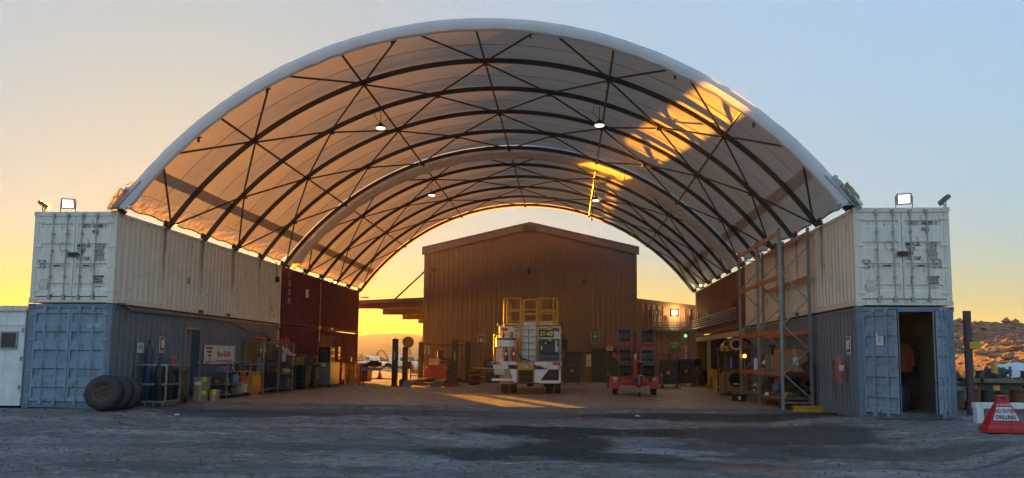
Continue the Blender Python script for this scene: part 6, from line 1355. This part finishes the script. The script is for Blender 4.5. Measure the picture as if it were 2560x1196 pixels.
# ---------------------------------------------------------------- seen through the gap on the left
def ute(label, x, y, rz, m, canopy=False):
    r = thing('parked_ute', label, 'ute', (x*1.36, y*1.36, 0), rz, 'vehicles parked beyond the gap')
    G().prism([(-2.5, .45), (-2.5, .95), (-.6, 1.0), (.9, 1.0), (2.3, .95), (2.5, .8), (2.5, .4)], -.9, .9, 'xz').build('body', m, r, bevel=.06)
    G().prism([(-.7, 1.0), (-.55, 1.72), (.45, 1.75), (1.1, 1.0)], -.78, .78, 'xz').build('cab', m, r, bevel=.05); G().prism([(-.45, 1.08), (-.38, 1.6), (.38, 1.62), (.85, 1.08)], -.79, .79, 'xz').build('side_window', glass, r); G().add([(1.04, -.7, 1.08), (1.04, .7, 1.08), (.55, .66, 1.68), (.55, -.66, 1.68)], [(0, 1, 2, 3)]).build('windscreen', glass, r)
    if canopy: G().box(-2.45, -.85, 1.0, -.75, .85, 1.85).build('canopy', m, r, bevel=.05)
    else: G().tube([(-.8, -.75, 1.0), (-.8, -.75, 1.75), (-.8, .75, 1.75), (-.8, .75, 1.0)], .035, 6).build('sports_bar', black, r)
    for a in (-1.55, 1.6):
        for b in (-.82, .82): t = G().lathe([(.2, -.12), (.38, -.11), (.4, 0), (.38, .11), (.2, .12)], 18, c=(a, b, .4), axis='Y').build('wheel', rubber, r, smooth=True); G().lathe([(.001, -.10), (.21, -.12), (.21, .12), (.001, .10)], 14, c=(a, b, .4), axis='Y').build('rim', silver, t, smooth=True)
    for b in (-.65, .65): G().box(2.49, b-.15, .68, 2.53, b+.15, .84).build('headlight', silver, r)
    G().cyl((1.2, -.8, 1.0), (1.2, -.8, 2.6), .01, 4).build('flag_pole', steel, r)
    return r
ute('white ute parked furthest left beyond the gap', -19.5, 74, 2.4, white)
ute('white ute with boxy canopy parked right of the hoist post', -15.6, 72, -.5, white, True)
ute('pale ute parked between the other two beyond the bench', -17.9, 79, 2.2, galv, True)
r = thing('drill_rig', 'small drill rig frame among the parked vehicles', 'drill rig', (-28, 112, 0)); G().box(-1.6, -.8, .6, 1.6, .8, 1.2).build('deck', junk, r); G().bar((-1.2, 0, 1.2), (-.5, 0, 2.5), .16).bar((.9, 0, 1.2), (.2, 0, 2.4), .14).build('mast', junk, r); G().tube([(-.5, 0, 2.5), (-.1, 0, 2.62), (.2, 0, 2.4)], .1, 6).build('mast_head', junk, r)
for a in (-1.1, 1.1): G().cyl((a, -.85, .45), (a, .85, .45), .45, 16).build('wheels', rubber, r)
for i in range(9):
    x, y, s = [(-13.6, 66, .6), (-12.9, 70, .8), (-14.5, 84, .8), (-33, 128, 2.0), (-29, 130, 1.9), (-25, 129, 1.7), (-22, 128, 2.0), (-37, 131, 2.2), (-18.5, 125, 1.6)][i]
    r = thing('scrub_bush', ['low bush at the hall end of the far yard', 'second low bush beside the hall', 'dry bush behind the canopy ute', 'tall scrub bush behind the leftmost ute', 'scrub bush behind the drill rig', 'scrub bush between rig and canopy ute', 'broad scrub bush right of the far utes', 'scrub bush at the red container edge', 'low scrub bush nearest the awning'][i], 'bush', (x, y, 0), 0, 'scrub bushes beyond the parked vehicles')
    g = G(); q = random.Random(100+i)
    for k in range(500):
        a = q.random()*6.28; rr = s*(q.random()**.5); z = s*.9*q.random()**.7*(1.25-rr/s*.7); c = Vector((math.cos(a)*rr, math.sin(a)*rr*.7, z+.1)); u_ = Vector((q.random()-.5, q.random()-.5, q.random()-.5)).normalized()*.09*s; w_ = Vector((q.random()-.5, q.random()-.5, q.random()-.5)).normalized()*.09*s
        g.add([c-u_, c+u_, c+w_], [(0, 1, 2)])
    g.build('crown', MATS['olive_scrub'], r); G().cyl((0, 0, 0), (0, 0, .6*s), .05*s, 5, .02).build('trunk', timber, r)
for i, (x, y) in enumerate(((-10.5, 60), (-9.3, 61))):
    r = thing('wheel_chock', ['yellow wheel stop on the sunlit ground, left one', 'yellow wheel stop on the sunlit ground, right one'][i], 'wheel stop', (x-1.5, y, 0)); G().prism([(-.8, 0), (.8, 0), (.7, .12), (-.7, .12)], -.08, .08, 'xz').build('block', junk, r); G().box(-.5, -.085, .03, .5, -.081, .09).build('stripe', yellow, r)
# cables on the containers
r = thing('power_cable', 'black cable sagging along the top of the lower left container', 'cable', (XL+.05, 20.2, H1-.05)); G().tube([(0, 0, .05), (.03, .3, .0), (.03, .7, -.12), (.03, 3, -.10), (.03, 6, -.08), (.03, 7.2, -.12), (.04, 8.6, -.38), (.04, 10, -.42), (.04, 11.6, -.2), (.04, 12.2, .05)], .022, 5).build('cable', black, r); G().tube([(0, 0, .06), (.05, .2, .07), (.05, .45, -.05), (.04, .6, -.07)], .04, 6).build('conduit_end', steel, r)
r = thing('hanging_rope', 'dark rope end hanging at the back corner of the left shelter', 'rope', (XL+.08, 31.3, 5.45)); G().tube([(0, 0, .1), (.05, .05, -.3), (0, .1, -.55), (.08, .1, -.7)], .02, 5).build('rope', black, r); G().blob((.05, .1, -.65), .09, (1, 1, 1.4), 6, .5, 3).build('knot', black, r)
r = thing('pull_rope', 'thin pale rope hanging down the red container face', 'rope', (XL+.06, 37.3, 5.3)); G().tube([(0, 0, 0), (0, 0, -3.0)], .014, 4).build('cord', galv, r); G().bc((0, 0, -3.02), (.06, .06, .1)).build('plug', steel, r)
r = thing('small_box_lamp', 'bracket with dangling wire at the end of the red container', 'bracket', (XL+.05, 44.7, 5.1)); G().box(0, 0, 0, .5, .05, .06).build('arm', steel, r); G().tube([(.45, 0, 0), (.46, 0, -.5), (.44, 0, -1.0)], .012, 4).build('wire', steel, r)
# litter and small stones on the yard
for i, (x, y, m_, lab, cat) in enumerate(((-10.6, 19.9, paper, 'scrap of white paper on the dark yard near the bins', 'litter'), (1.95, 21.3, paper, 'white scrap lying before the concrete edge', 'litter'), (.3, 20.4, conep, 'tiny orange scrap on the dark yard', 'litter'))):
    g = G(); g.blob((0, 0, .02), .05, (1.4, 1, .4), 5, .8, i); o = g.build('litter_scrap', m_); o.location = (x, y, gh(x, y)); tag(o, lab, cat)

hb = G().box(-2620, -700, -1.6, 2620, 3100, 24).build('haze', hz, kind='stuff'); hb['label'] = 'thin warm evening haze filling the air'
bpy.context.view_layer.update()
